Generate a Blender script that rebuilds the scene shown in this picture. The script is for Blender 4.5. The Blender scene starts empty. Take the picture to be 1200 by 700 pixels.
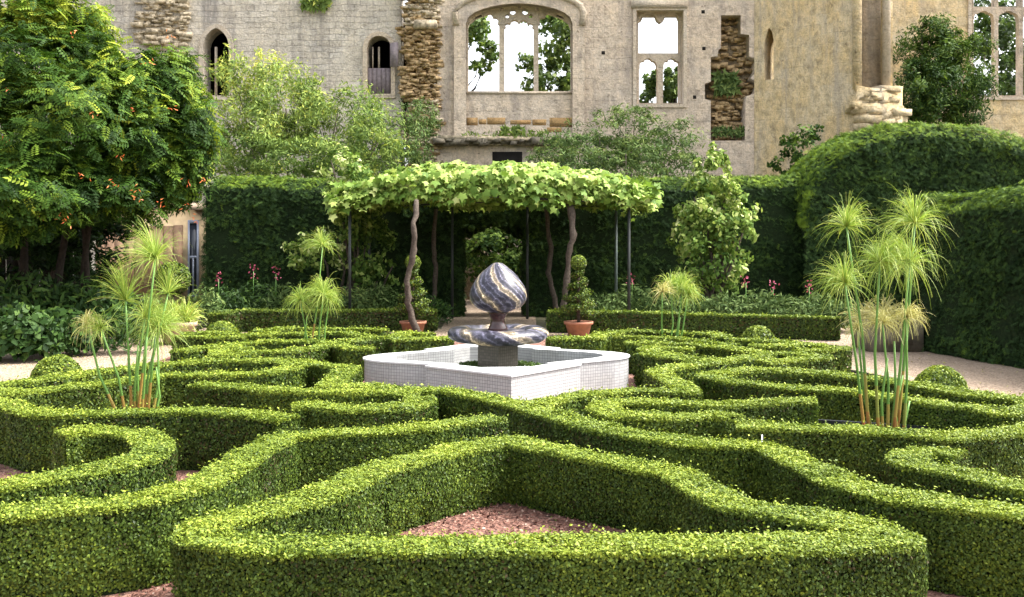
import bpy, bmesh, math, random
import numpy as np
from mathutils import Vector, Matrix
random.seed(7)
RNG = np.random.default_rng(11)
SC = bpy.context.scene
COL = SC.collection
F, CX, HY, H = 1150.0, 600.0, 280.0, 1.65      # focal length in photo pixels, principal column, horizon row, eye height
HH = 0.37                                        # clipped height of the knot hedges

def at(x, y, z):
    Y = F * (H - z) / (y - HY)
    return ((x - CX) / F * Y, Y)
def atY(x, y, Y):
    return Vector(((x - CX) / F * Y, Y, H + (HY - y) / F * Y))

# ------------------------------------------------------------------ materials
def newmat(name):
    m = bpy.data.materials.new(name); m.use_nodes = True
    nt = m.node_tree; nt.nodes.clear()
    out = nt.nodes.new('ShaderNodeOutputMaterial')
    b = nt.nodes.new('ShaderNodeBsdfPrincipled')
    nt.links.new(b.outputs[0], out.inputs[0])
    return m, nt, b, out
def ramp(nt, stops, interp='LINEAR'):
    r = nt.nodes.new('ShaderNodeValToRGB'); cr = r.color_ramp; cr.interpolation = interp
    while len(cr.elements) < len(stops): cr.elements.new(0.5)
    for e, (p, c) in zip(cr.elements, stops):
        e.position = p; e.color = (*c, 1)
    return r
def noise(nt, scale, detail=4, rough=0.55, vec=None):
    n = nt.nodes.new('ShaderNodeTexNoise'); n.inputs['Scale'].default_value = scale
    n.inputs['Detail'].default_value = detail; n.inputs['Roughness'].default_value = rough
    if vec: nt.links.new(vec, n.inputs['Vector'])
    return n
def mixc(nt, a, b, fac, mode='MIX'):
    m = nt.nodes.new('ShaderNodeMix'); m.data_type = 'RGBA'; m.blend_type = mode
    for sock, v in ((m.inputs[6], a), (m.inputs[7], b), (m.inputs[0], fac)):
        if isinstance(v, (int, float)): sock.default_value = v
        elif isinstance(v, tuple): sock.default_value = (*v, 1)
        else: nt.links.new(v, sock)
    return m.outputs[2]
def mth(nt, op, a, b=0.0, c=None):
    m = nt.nodes.new('ShaderNodeMath'); m.operation = op
    for i, v in enumerate((a, b) if c is None else (a, b, c)):
        if isinstance(v, (int, float)): m.inputs[i].default_value = v
        else: nt.links.new(v, m.inputs[i])
    return m.outputs[0]
def bump(nt, bsdf, height, strength=0.4, dist=0.02):
    b = nt.nodes.new('ShaderNodeBump'); b.inputs['Strength'].default_value = strength
    b.inputs['Distance'].default_value = dist
    nt.links.new(height, b.inputs['Height']); nt.links.new(b.outputs[0], bsdf.inputs['Normal'])
def objco(nt):
    return nt.nodes.new('ShaderNodeTexCoord').outputs['Object']

def leaf_mat(name, stops, rough=0.5, trans=0.3, spec=0.35):
    m, nt, b, out = newmat(name)
    a = nt.nodes.new('ShaderNodeAttribute'); a.attribute_name = 'tint'
    r = ramp(nt, stops); nt.links.new(a.outputs['Fac'], r.inputs[0])
    nt.links.new(r.outputs[0], b.inputs['Base Color'])
    b.inputs['Roughness'].default_value = rough
    b.inputs['Specular IOR Level'].default_value = spec
    t = nt.nodes.new('ShaderNodeBsdfTranslucent')
    nt.links.new(mixc(nt, r.outputs[0], (1.0, 1.0, 0.35), 0.5, 'MULTIPLY'), t.inputs[0])
    mx = nt.nodes.new('ShaderNodeMixShader'); mx.inputs[0].default_value = trans
    nt.links.new(b.outputs[0], mx.inputs[1]); nt.links.new(t.outputs[0], mx.inputs[2])
    nt.links.new(mx.outputs[0], out.inputs[0])
    return m
def plain(name, c, rough=0.6, var=0.25, scale=8, metal=0.0, bmp=0.15):
    m, nt, b, out = newmat(name)
    n = noise(nt, scale, 5, 0.6, objco(nt))
    lo = tuple(x * (1 - var) for x in c); hi = tuple(min(1, x * (1 + var)) for x in c)
    r = ramp(nt, [(0.3, lo), (0.7, hi)]); nt.links.new(n.outputs[0], r.inputs[0])
    nt.links.new(r.outputs[0], b.inputs['Base Color'])
    b.inputs['Roughness'].default_value = rough; b.inputs['Metallic'].default_value = metal
    if rough > .8: b.inputs['Specular IOR Level'].default_value = .1
    if bmp: bump(nt, b, n.outputs[0], bmp, 0.02)
    return m

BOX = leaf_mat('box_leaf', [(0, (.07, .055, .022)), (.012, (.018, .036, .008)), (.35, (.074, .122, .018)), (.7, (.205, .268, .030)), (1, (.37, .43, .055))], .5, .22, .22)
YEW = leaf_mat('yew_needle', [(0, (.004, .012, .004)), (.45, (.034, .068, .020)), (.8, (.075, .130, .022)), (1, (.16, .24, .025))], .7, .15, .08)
VINE = leaf_mat('grape_leaf', [(0, (.09, .17, .025)), (.4, (.20, .31, .055)), (.8, (.39, .49, .13)), (1, (.54, .60, .22))], .6, .32, .2)
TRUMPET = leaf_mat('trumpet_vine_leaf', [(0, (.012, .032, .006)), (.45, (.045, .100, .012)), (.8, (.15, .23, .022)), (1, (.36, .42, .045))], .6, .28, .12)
BUDD = leaf_mat('pale_shrub_leaf', [(0, (.06, .11, .030)), (.5, (.17, .25, .06)), (.85, (.34, .42, .10)), (1, (.55, .56, .12))], .65, .3, .12)
GREY = leaf_mat('grey_green_leaf', [(0, (.035, .065, .022)), (.5, (.105, .165, .050)), (1, (.25, .31, .09))], .7, .25, .1)
CLIMB = leaf_mat('variegated_leaf', [(0, (.04, .085, .018)), (.5, (.14, .23, .045)), (.8, (.36, .45, .12)), (1, (.62, .66, .33))], .65, .3, .1)
DARKL = leaf_mat('dark_leaf', [(0, (.008, .022, .006)), (.5, (.028, .066, .012)), (1, (.10, .17, .03))], .55, .2, .15)
WALLCL = leaf_mat('wall_climber_leaf', [(0, (.012, .032, .008)), (.5, (.040, .085, .016)), (1, (.16, .24, .04))], .6, .25, .12)
TREEL = leaf_mat('tree_leaf', [(0, (.03, .06, .015)), (.5, (.10, .17, .035)), (1, (.28, .36, .09))], .5, .35)
PAPY = leaf_mat('papyrus_ray', [(0, (.13, .23, .03)), (.5, (.25, .37, .06)), (.9, (.45, .52, .12)), (1, (.60, .55, .20))], .5, .35)
DRYP = leaf_mat('drying_ray', [(0, (.30, .24, .08)), (.5, (.48, .46, .16)), (1, (.62, .58, .30))], .6, .3)
PSTEM = leaf_mat('papyrus_stem', [(0, (.28, .11, .035)), (.3, (.30, .22, .05)), (.45, (.10, .22, .04)), (1, (.17, .32, .07))], .4, .1)
BORDER = leaf_mat('border_leaf', [(0, (.022, .045, .012)), (.5, (.070, .115, .032)), (1, (.22, .29, .10))], .7, .2, .08)
FLOWO = leaf_mat('orange_petal', [(0, (.55, .10, .03)), (1, (.80, .26, .08))], .5, .3)
FLOWP = leaf_mat('pink_petal', [(0, (.26, .03, .07)), (1, (.45, .10, .17))], .5, .3)
CORE = plain('hedge_core', (.012, .022, .008), .9, .4, 30)
BARK = plain('bark', (.075, .06, .048), .85, .45, 25, 0, .5)
DBARK = plain('dark_bark', (.026, .021, .017), .9, .4, 20, 0, .5)
IRON = plain('dark_iron', (.020, .024, .022), .5, .3, 20)
GALV = plain('grey_metal_post', (.10, .13, .12), .5, .3, 20)
TERRA = plain('terracotta', (.30, .125, .07), .8, .25, 12)
SOIL = plain('soil', (.05, .035, .025), .95, .4, 40)
LEAD = plain('weathered_trough', (.16, .14, .105), .85, .3, 9, 0, .4)
PALESTONE = plain('pale_stone', (.45, .34, .25), .85, .25, 10, 0, .3)
BLACKP = plain('black_liner', (.010, .012, .016), .35, .2, 10)
WOODP = plain('weathered_wood', (.20, .165, .17), .8, .3, 14, 0, .3)
BOARD = plain('tan_board', (.30, .18, .105), .7, .25, 6, 0, .2)
CREAM = plain('cream_render', (.42, .32, .20), .85, .2, 5, 0, .2)
BLUEP = plain('blue_paint', (.24, .27, .35), .5, .12, 5)
DARKIN = plain('dark_interior', (.020, .018, .016), .95, .3, 4)
MOSS = plain('moss', (.035, .042, .015), .95, .5, 25, 0, .6)
LABELW = plain('white_plastic', (.75, .75, .72), .5, .05, 5)
GLASS = plain('dark_glass', (.03, .035, .045), .08, .2, 3, 0, 0)

def stone_mat(name, base, warm, stain, bw=0.46, rh=0.24, mort=0.35, stain_amt=0.6, rough_amt=0.5, seed=0.0, joint=1.0):
    """coursed limestone: brick courses in the wall's X-Z plane, worn and stained"""
    m, nt, b, out = newmat(name)
    co = objco(nt)
    mp = nt.nodes.new('ShaderNodeMapping'); nt.links.new(co, mp.inputs[0])
    mp.inputs['Location'].default_value = (seed, seed * .7, seed * 1.3)
    c = mp.outputs[0]
    sep = nt.nodes.new('ShaderNodeSeparateXYZ'); nt.links.new(c, sep.inputs[0])
    wob = noise(nt, 1.7, 3, .5, c)
    wz = mth(nt, 'ADD', sep.outputs[2], mth(nt, 'MULTIPLY', mth(nt, 'SUBTRACT', wob.outputs[0], .5), .16))
    comb = nt.nodes.new('ShaderNodeCombineXYZ')
    nt.links.new(mth(nt, 'ADD', sep.outputs[0], sep.outputs[1]), comb.inputs[0]); nt.links.new(wz, comb.inputs[1])
    br = nt.nodes.new('ShaderNodeTexBrick'); nt.links.new(comb.outputs[0], br.inputs['Vector'])
    br.inputs['Scale'].default_value = 1.0; br.inputs['Brick Width'].default_value = bw; br.inputs['Row Height'].default_value = rh
    br.inputs['Mortar Size'].default_value = 0.010; br.inputs['Mortar Smooth'].default_value = .6
    br.inputs['Color1'].default_value = (*base, 1); br.inputs['Color2'].default_value = (*warm, 1)
    br.inputs['Mortar'].default_value = tuple(x * (1 - mort) for x in base) + (1,)
    br.inputs['Bias'].default_value = -0.1
    n1 = noise(nt, .95, 9, .68, c); n2 = noise(nt, 3.5, 8, .7, c); n3 = noise(nt, 17, 6, .7, c)
    # vertical streaks of weathering
    st = nt.nodes.new('ShaderNodeMapping'); nt.links.new(co, st.inputs[0]); st.inputs['Scale'].default_value = (1.6, 1.6, .22)
    n4 = noise(nt, 1.3, 7, .65, st.outputs[0])
    r1 = ramp(nt, [(.42, (0, 0, 0)), (.60, (1, 1, 1))]); nt.links.new(n1.outputs[0], r1.inputs[0])
    nj = noise(nt, 1.1, 5, .6, c); rj = ramp(nt, [(.30, (0, 0, 0)), (.56, (1, 1, 1))]); nt.links.new(nj.outputs[0], rj.inputs[0])
    jf = mth(nt, 'MULTIPLY', rj.outputs[0], joint)
    plainc = mixc(nt, base, warm, noise(nt, 6, 5, .6, c).outputs[0])
    col = mixc(nt, mixc(nt, plainc, br.outputs[0], jf), warm, mth(nt, 'MULTIPLY', r1.outputs[0], .8))
    r2 = ramp(nt, [(.30, (.45, .45, .45)), (.52, (1, 1, 1)), (.75, (1.25, 1.22, 1.15))]); nt.links.new(n2.outputs[0], r2.inputs[0])
    col = mixc(nt, col, r2.outputs[0], rough_amt, 'MULTIPLY')
    r3 = ramp(nt, [(.35, (.55, .55, .55)), (.6, (1, 1, 1)), (.8, (1.2, 1.2, 1.2))]); nt.links.new(n3.outputs[0], r3.inputs[0])
    col = mixc(nt, col, r3.outputs[0], .65, 'MULTIPLY')
    r4 = ramp(nt, [(.50, (0, 0, 0)), (.68, (1, 1, 1))]); nt.links.new(n4.outputs[0], r4.inputs[0])
    col = mixc(nt, col, stain, mth(nt, 'MULTIPLY', r4.outputs[0], stain_amt))
    n5 = noise(nt, 7.5, 4, .6, c); r5 = ramp(nt, [(.27, (.30, .28, .26)), (.36, (1, 1, 1))]); nt.links.new(n5.outputs[0], r5.inputs[0])
    col = mixc(nt, col, r5.outputs[0], .75, 'MULTIPLY')
    nt.links.new(col, b.inputs['Base Color']); b.inputs['Roughness'].default_value = .92
    hsum = mth(nt, 'ADD', mth(nt, 'MULTIPLY', mth(nt, 'MULTIPLY', br.outputs['Fac'], jf), -.6), mth(nt, 'ADD', mth(nt, 'MULTIPLY', n2.outputs[0], 1.4), mth(nt, 'MULTIPLY', n3.outputs[0], .8)))
    bump(nt, b, hsum, .9, .05)
    return m
STONE_L = stone_mat('grey_limestone', (.68, .625, .54), (.60, .53, .42), (.21, .19, .17), .36, .17, .34, .8, .8, 3.1)
STONE_M = stone_mat('pinkish_limestone', (.64, .55, .45), (.66, .53, .39), (.28, .24, .21), .62, .30, .08, .75, .85, 7.7, .55)
STONE_R = stone_mat('golden_limestone', (.70, .60, .43), (.70, .52, .26), (.37, .32, .26), .55, .28, .06, .8, .95, 12.3, .45)
STONE_N = stone_mat('niche_rubble', (.28, .23, .16), (.32, .24, .14), (.10, .08, .06), .26, .11, .5, .4, .8, 5.5)
STONE_T = stone_mat('dressed_limestone', (.62, .54, .43), (.60, .49, .36), (.28, .25, .22), .9, .42, .10, .35, .3, 1.4)
STONE_D = stone_mat('dark_tracery_stone', (.16, .145, .15), (.22, .19, .17), (.07, .07, .08), .9, .42, .10, .4, .3, 2.4)
STONE_O = stone_mat('orange_limestone', (.46, .30, .13), (.44, .26, .10), (.30, .22, .14), .5, .25, .3, .2, .3, 6.4)
RUBBLE = plain('rubble_stone', (.38, .27, .145), .95, .7, 9, 0, .06)
RUBBLEP = plain('pale_rubble_stone', (.42, .35, .245), .95, .7, 8, 0, .06)

def gravel_mat(name, cols, scale, big=.5):
    m, nt, b, out = newmat(name)
    co = objco(nt)
    v = nt.nodes.new('ShaderNodeTexVoronoi'); v.inputs['Scale'].default_value = scale; nt.links.new(co, v.inputs['Vector'])
    v2 = nt.nodes.new('ShaderNodeTexVoronoi'); v2.inputs['Scale'].default_value = scale * .37; nt.links.new(co, v2.inputs['Vector'])
    sp = nt.nodes.new('ShaderNodeSeparateColor'); nt.links.new(v.outputs['Color'], sp.inputs[0])
    r = ramp(nt, [(i / (len(cols) - 1), c) for i, c in enumerate(cols)]); nt.links.new(sp.outputs[0], r.inputs[0])
    n = noise(nt, big, 6, .6, co)
    r2 = ramp(nt, [(.3, (.72, .70, .68)), (.7, (1.1, 1.1, 1.1))]); nt.links.new(n.outputs[0], r2.inputs[0])
    nt.links.new(mixc(nt, r.outputs[0], r2.outputs[0], .8, 'MULTIPLY'), b.inputs['Base Color'])
    b.inputs['Roughness'].default_value = .95
    bump(nt, b, mth(nt, 'ADD', v.outputs['Distance'], v2.outputs['Distance']), .8, .02)
    return m
GRAVEL = gravel_mat('beige_gravel', [(.17, .12, .08), (.28, .205, .14), (.34, .26, .185), (.44, .35, .27)], 55)
PINKG = gravel_mat('pink_chippings', [(.08, .034, .025), (.15, .066, .046), (.20, .095, .068), (.28, .16, .12)], 42)
LAND = gravel_mat('garden_soil', [(.05, .05, .025), (.07, .065, .03), (.09, .09, .04)], 9)
CHIP = leaf_mat('chip_stone', [(0, (.09, .036, .028)), (.4, (.15, .066, .047)), (.8, (.21, .105, .075)), (1, (.40, .29, .23))], .9, 0)

def mosaic_mat(name, tile_a, tile_b, grout, pitch=.032):
    m, nt, b, out = newmat(name)
    uv = nt.nodes.new('ShaderNodeUVMap').outputs[0]
    br = nt.nodes.new('ShaderNodeTexBrick'); nt.links.new(uv, br.inputs['Vector'])
    br.offset = 0.0; br.inputs['Scale'].default_value = 1.0
    br.inputs['Brick Width'].default_value = pitch; br.inputs['Row Height'].default_value = pitch
    br.inputs['Mortar Size'].default_value = pitch * .075; br.inputs['Mortar Smooth'].default_value = .3
    br.inputs['Color1'].default_value = (*tile_a, 1); br.inputs['Color2'].default_value = (*tile_b, 1); br.inputs['Mortar'].default_value = (*grout, 1)
    n = noise(nt, 2.2, 6, .65, objco(nt)); r = ramp(nt, [(.3, (.70, .67, .62)), (.6, (1, 1, 1))]); nt.links.new(n.outputs[0], r.inputs[0])
    nt.links.new(mixc(nt, br.outputs[0], r.outputs[0], .6, 'MULTIPLY'), b.inputs['Base Color'])
    b.inputs['Roughness'].default_value = .35
    bump(nt, b, mth(nt, 'MULTIPLY', br.outputs['Fac'], -1.0), .5, .004)
    return m
MOSAIC = mosaic_mat('white_mosaic', (.46, .465, .47), (.38, .385, .395), (.18, .18, .18))
MOSAICD = mosaic_mat('brown_mosaic', (.115, .10, .075), (.16, .14, .11), (.06, .05, .04))
RIMW = plain('white_rim', (.56, .565, .57), .45, .08, 6, 0, .1)

def sodalite():
    m, nt, b, out = newmat('veined_blue_stone')
    co = objco(nt)
    sep = nt.nodes.new('ShaderNodeSeparateXYZ'); nt.links.new(co, sep.inputs[0])
    th = mth(nt, 'ARCTAN2', sep.outputs[1], sep.outputs[0])
    dist = noise(nt, 5, 7, .66, co)
    ph = mth(nt, 'ADD', mth(nt, 'MULTIPLY', th, 6.0), mth(nt, 'MULTIPLY', sep.outputs[2], 22.0))
    ph = mth(nt, 'ADD', ph, mth(nt, 'MULTIPLY', dist.outputs[0], 3.4))
    s = mth(nt, 'MULTIPLY_ADD', mth(nt, 'SINE', ph), .5, .5)
    s2 = mth(nt, 'MULTIPLY_ADD', mth(nt, 'SINE', mth(nt, 'MULTIPLY_ADD', ph, 3.6, mth(nt, 'MULTIPLY', dist.outputs[0], 5.0))), .5, .5)
    r = ramp(nt, [(0, (.030, .030, .044)), (.40, (.046, .046, .068)), (.66, (.066, .064, .086)), (.80, (.10, .09, .085)), (.92, (.15, .125, .09)), (1, (.22, .18, .125))])
    nt.links.new(s, r.inputs[0])
    rb = ramp(nt, [(.0, (.5, .48, .5)), (.45, (.9, .9, .9)), (.80, (1.1, 1.1, 1.1)), (.96, (3.2, 3.1, 3.0))]); nt.links.new(s2, rb.inputs[0])
    col = mixc(nt, r.outputs[0], rb.outputs[0], .8, 'MULTIPLY')
    n2 = noise(nt, 21, 10, .82, co)
    r2 = ramp(nt, [(.38, (.12, .11, .12)), (.46, (.8, .8, .8)), (.54, (1, 1, 1)), (.59, (2.6, 2.5, 2.4)), (.66, (5, 4.7, 4.3))]); nt.links.new(n2.outputs[0], r2.inputs[0])
    nt.links.new(mixc(nt, col, r2.outputs[0], .9, 'MULTIPLY'), b.inputs['Base Color'])
    b.inputs['Roughness'].default_value = .30; b.inputs['Specular IOR Level'].default_value = .35
    return m
SODA = sodalite()
DARKST = plain('dark_red_stone', (.06, .028, .026), .25, .6, 14, 0, 0)
def water_mat():
    m, nt, b, out = newmat('pool_water')
    b.inputs['Base Color'].default_value = (.10, .11, .09, 1); b.inputs['Roughness'].default_value = .04
    n = noise(nt, 14, 3, .5, objco(nt)); bump(nt, b, n.outputs[0], .25, .01)
    return m
WATER = water_mat()

# ------------------------------------------------------------------ mesh building
class MB:
    """collects vertices and faces (python lists and numpy chunks) for ONE mesh object"""
    def __init__(s):
        s.v = []; s.f = []; s.m = []; s.t = []; s.u = []
        s.chunks = []
    def face(s, pts, mi=0, tint=.5, uv=None):
        i = len(s.v); s.v.extend([tuple(p) for p in pts]); s.f.append(list(range(i, i + len(pts)))); s.m.append(mi); s.t.append(tint); s.u.append(uv)
    def box(s, lo, hi, mi=0, rot=0.0, c=None, jitter=0.0):
        (x0, y0, z0), (x1, y1, z1) = lo, hi
        P = [Vector((x, y, z)) for z in (z0, z1) for x, y in ((x0, y0), (x1, y0), (x1, y1), (x0, y1))]
        if jitter: P = [p + Vector((random.uniform(-jitter, jitter),) * 1 + (random.uniform(-jitter, jitter), random.uniform(-jitter, jitter))) for p in P]
        if rot:
            cc = c or (Vector(lo) + Vector(hi)) / 2
            R = Matrix.Rotation(rot, 3, 'Z'); P = [R @ (p - cc) + cc for p in P]
        i = len(s.v); s.v.extend([tuple(p) for p in P])
        for q in ((0, 3, 2, 1), (4, 5, 6, 7), (0, 1, 5, 4), (1, 2, 6, 5), (2, 3, 7, 6), (3, 0, 4, 7)):
            s.f.append([i + k for k in q]); s.m.append(mi); s.t.append(random.random()); s.u.append(None)
    def tube(s, pts, rad, n=8, mi=0, tints=None, cap=True):
        pts = [Vector(p) for p in pts]
        if isinstance(rad, (int, float)): rad = [rad] * len(pts)
        i0 = len(s.v); ref = Vector((0.31, 0.2, 1)).normalized()
        for k, p in enumerate(pts):
            d = (pts[min(k + 1, len(pts) - 1)] - pts[max(k - 1, 0)]).normalized()
            a = d.cross(ref if abs(d.dot(ref)) < .95 else Vector((1, 0, 0))).normalized(); b = d.cross(a)
            for j in range(n):
                t = 2 * math.pi * j / n
                s.v.append(tuple(p + (a * math.cos(t) + b * math.sin(t)) * rad[k]))
        for k in range(len(pts) - 1):
            for j in range(n):
                a, b = i0 + k * n + j, i0 + k * n + (j + 1) % n
                s.f.append([a, b, b + n, a + n]); s.m.append(mi); s.u.append(None)
                s.t.append(tints[k] if tints else .5)
        if cap:
            s.f.append([i0 + j for j in range(n)][::-1]); s.m.append(mi); s.t.append(tints[0] if tints else .5); s.u.append(None)
            s.f.append([i0 + (len(pts) - 1) * n + j for j in range(n)]); s.m.append(mi); s.t.append(tints[-1] if tints else .5); s.u.append(None)
    def lathe(s, prof, n=24, mi=0, c=(0, 0, 0), mod=None):
        i0 = len(s.v)
        for r, z in prof:
            for j in range(n):
                t = 2 * math.pi * j / n; rr = r * (mod(t, z) if mod else 1)
                s.v.append((c[0] + rr * math.cos(t), c[1] + rr * math.sin(t), c[2] + z))
        for k in range(len(prof) - 1):
            for j in range(n):
                a, b = i0 + k * n + j, i0 + k * n + (j + 1) % n
                s.f.append([a, b, b + n, a + n]); s.m.append(mi); s.t.append(.5); s.u.append(None)
        s.f.append([i0 + j for j in range(n)][::-1]); s.m.append(mi); s.t.append(.5); s.u.append(None)
        s.f.append([i0 + (len(prof) - 1) * n + j for j in range(n)]); s.m.append(mi); s.t.append(.5); s.u.append(None)
    def chunk(s, verts, faces, mi, tint):
        """verts (N,3), faces (M,k) with one k, tint (M,)"""
        s.chunks.append((np.asarray(verts, np.float32), np.asarray(faces, np.int32), mi, np.asarray(tint, np.float32)))
    def build(s, name, mats, parent=None, smooth=False, origin=None):
        if not isinstance(mats, (list, tuple)): mats = [mats]
        V = [np.asarray(s.v, np.float32).reshape(-1, 3)]
        loops = [np.asarray([i for f in s.f for i in f], np.int32)]
        tot = [np.asarray([len(f) for f in s.f], np.int32)]
        mi = [np.asarray(s.m, np.int32)]; ti = [np.asarray(s.t, np.float32)]
        base = len(s.v)
        for v, f, m, t in s.chunks:
            V.append(v); loops.append((f + base).ravel()); tot.append(np.full(len(f), f.shape[1], np.int32))
            mi.append(np.full(len(f), m, np.int32)); ti.append(t); base += len(v)
        V = np.concatenate(V); loops = np.concatenate(loops); tot = np.concatenate(tot); mi = np.concatenate(mi); ti = np.concatenate(ti)
        if origin is not None: V = V - np.asarray(origin, np.float32)
        me = bpy.data.meshes.new(name)
        me.vertices.add(len(V)); me.vertices.foreach_set('co', V.ravel())
        me.loops.add(len(loops)); me.loops.foreach_set('vertex_index', loops)
        me.polygons.add(len(tot)); st = np.concatenate(([0], np.cumsum(tot)[:-1])).astype(np.int32)
        me.polygons.foreach_set('loop_start', st)
        me.polygons.foreach_set('material_index', mi)
        me.update(calc_edges=True)
        at_ = me.attributes.new('tint', 'FLOAT', 'FACE'); at_.data.foreach_set('value', ti)
        if any(u is not None for u in s.u):
            uv = me.uv_layers.new(name='UVMap'); k = 0
            arr = np.zeros((len(loops), 2), np.float32)
            for f, u in zip(s.f, s.u):
                if u is not None: arr[k:k + len(f)] = u
                k += len(f)
            uv.data.foreach_set('uv', arr.ravel())
        if smooth: me.polygons.foreach_set('use_smooth', np.ones(len(tot), bool))
        for m in mats: me.materials.append(m)
        me.validate()
        o = bpy.data.objects.new(name, me); COL.objects.link(o)
        if origin is not None: o.location = origin
        if parent is not None:
            o.parent = parent; o.location = Vector(o.location) - Vector(parent.location) if origin is not None else -Vector(parent.location)
        return o

def sub(child, part):
    child.parent = part; child.location = (0, 0, 0); return child
def tag(o, label, cat, group=None, kind=None):
    if label: o['label'] = label
    if cat: o['category'] = cat
    if group: o['group'] = group
    if kind: o['kind'] = kind
    return o
def thing(name, label, cat, loc=(0, 0, 0), group=None):
    o = bpy.data.objects.new(name, None); COL.objects.link(o); o.location = loc; o.empty_display_size = .1
    return tag(o, label, cat, group)

# ------------------------------------------------------------------ leaves
RHOMB = (np.array([(0, -.5, 0), (.30, .05, .05), (0, .5, 0), (-.30, .05, .05)]), [[0, 1, 2, 3]])
LANCE = (np.array([(0, -.5, 0), (.13, -.05, .03), (0, .5, -.06), (-.13, -.05, .03)]), [[0, 1, 2, 3]])
def _lobed():
    r = [.16, .44, .30, .50, .33, .62, .33, .50, .30, .44]
    P = [(0.0, -.30, 0.0)]
    for k in range(10):
        a = math.radians(-90 + 36 * k)
        rr = r[k]
        P.append((rr * math.cos(a), rr * math.sin(a), -.12 * rr if k % 2 else .06))
    V = np.array([(0, 0, .07)] + P[1:])
    return (V, [[0, k, k % 10 + 1] for k in range(1, 11)])
LOBED = _lobed()
def _frond(n=5):
    V, Fc = [], []
    for k in range(n):
        y = -.5 + k / n
        for sx in (-1, 1):
            b = len(V); l = .34 * (1 - .35 * abs(k / (n - 1) - .4)); d = np.array([sx * .92, .38, -.30]); q = np.array([-.38 * sx, .92, 0]) * .085
            o = np.array([0, y, -.25 * (k / n) ** 2])
            V += [o, o + d * l * .5 + q, o + d * l, o + d * l * .5 - q]; Fc.append([b, b + 1, b + 2, b + 3])
    b = len(V); V += [np.array(p) for p in ((0, .3, -.2), (.09, .5, -.25), (0, .72, -.34), (-.09, .5, -.25))]; Fc.append([b, b + 1, b + 2, b + 3])
    return (np.array(V), Fc)
FROND = _frond()
def _spray(n=4):
    V, Fc = [], []
    for k in range(n):
        y = -.5 + k / n
        for sx in (-1, 1):
            b = len(V); d = np.array([sx * .75, .66, .05 * sx]) * .33; q = np.array([-.66 * sx, .75, 0]) * .05
            o = np.array([0, y, 0])
            V += [o, o + d * .5 + q, o + d, o + d * .5 - q]; Fc.append([b, b + 1, b + 2, b + 3])
    b = len(V); V += [np.array(p) for p in ((0, -.5, 0), (.045, 0, 0), (0, .55, 0), (-.045, 0, 0))]; Fc.append([b, b + 1, b + 2, b + 3])
    return (np.array(V), Fc)
SPRAY = _spray()

def norm(a):
    return a / np.maximum(np.linalg.norm(a, axis=1, keepdims=True), 1e-9)
def leaves(mb, P, N, size, tint, tmpl=RHOMB, mi=0, tilt=.6, up=0.0, droop=None):
    """one leaf per point: P (n,3), N preferred normal (n,3), size (n,) or float, tint (n,)"""
    n = len(P)
    if n == 0: return
    T, Fc = tmpl
    size = np.broadcast_to(np.asarray(size, float), (n,))
    nn = norm(N + RNG.normal(0, tilt, (n, 3)) + np.array([0, 0, up]))
    d = RNG.normal(0, 1, (n, 3))
    if droop is not None: d = d * (1 - droop) + np.array([0, 0, -1.0]) * droop * 1.6
    d = norm(d - (d * nn).sum(1, keepdims=True) * nn)
    s = np.cross(d, nn)
    V = P[:, None, :] + size[:, None, None] * (T[None, :, 0, None] * s[:, None, :] + T[None, :, 1, None] * d[:, None, :] + T[None, :, 2, None] * nn[:, None, :])
    V = V.reshape(-1, 3)
    Fa = np.asarray(Fc)[None] + (np.arange(n) * len(T))[:, None, None]
    mb.chunk(V, Fa.reshape(-1, Fa.shape[2]), mi, np.repeat(np.clip(tint, 0, 1), len(Fc)))
def wob(P, f=3.0, seed=0.0):
    """smooth pseudo-noise in about [-1, 1]"""
    x, y, z = P[:, 0] * f, P[:, 1] * f, P[:, 2] * f
    return (np.sin(x * 1.3 + 1.7 * np.sin(y * .9 + seed) + seed) + np.sin(y * 1.7 + 1.3 * np.sin(z * 1.1 + x * .6) + 2 * seed) + np.sin(z * 1.9 + 1.1 * np.sin(x * 1.2 + y * .5) + 3 * seed)) / 3
def quad_points(A, B, C, D, n):
    u, v = RNG.random((n, 1)), RNG.random((n, 1))
    return A * (1 - u) * (1 - v) + B * u * (1 - v) + C * u * v + D * (1 - u) * v

# ------------------------------------------------------------------ hedges of the knot
def soften(P, dists=(.10, .035), closed=False):
    P = [np.array(p, float) for p in P]
    for d in dists:
        Q = []; n = len(P)
        for i in range(n):
            if not closed and i in (0, n - 1): Q.append(P[i]); continue
            a, b, c = P[i - 1], P[i], P[(i + 1) % n]
            la, lc = np.linalg.norm(a - b), np.linalg.norm(c - b)
            Q.append(b + (a - b) / la * min(d, la * .3)); Q.append(b + (c - b) / lc * min(d, lc * .3))
        P = Q
    return np.array(P)
def offsets(P, w, closed=False):
    n = len(P); L, R = [], []
    for i in range(n):
        a = P[i - 1] if (i > 0 or closed) else None
        c = P[(i + 1) % n] if (i < n - 1 or closed) else None
        d1 = (P[i] - a) if a is not None else (c - P[i]); d2 = (c - P[i]) if c is not None else (P[i] - a)
        d1 = d1 / np.linalg.norm(d1); d2 = d2 / np.linalg.norm(d2)
        n1 = np.array([-d1[1], d1[0]]); n2 = np.array([-d2[1], d2[0]])
        m = n1 + n2; m = m / max(np.linalg.norm(m), 1e-6); k = 1 / max(m.dot(n1), .45)
        L.append(P[i] + m * w / 2 * k); R.append(P[i] - m * w / 2 * k)
    return np.array(L), np.array(R)
SOFT = (.032, .012)
HEDGE_GROUP = 'clipped box hedges of the knot garden'
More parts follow.
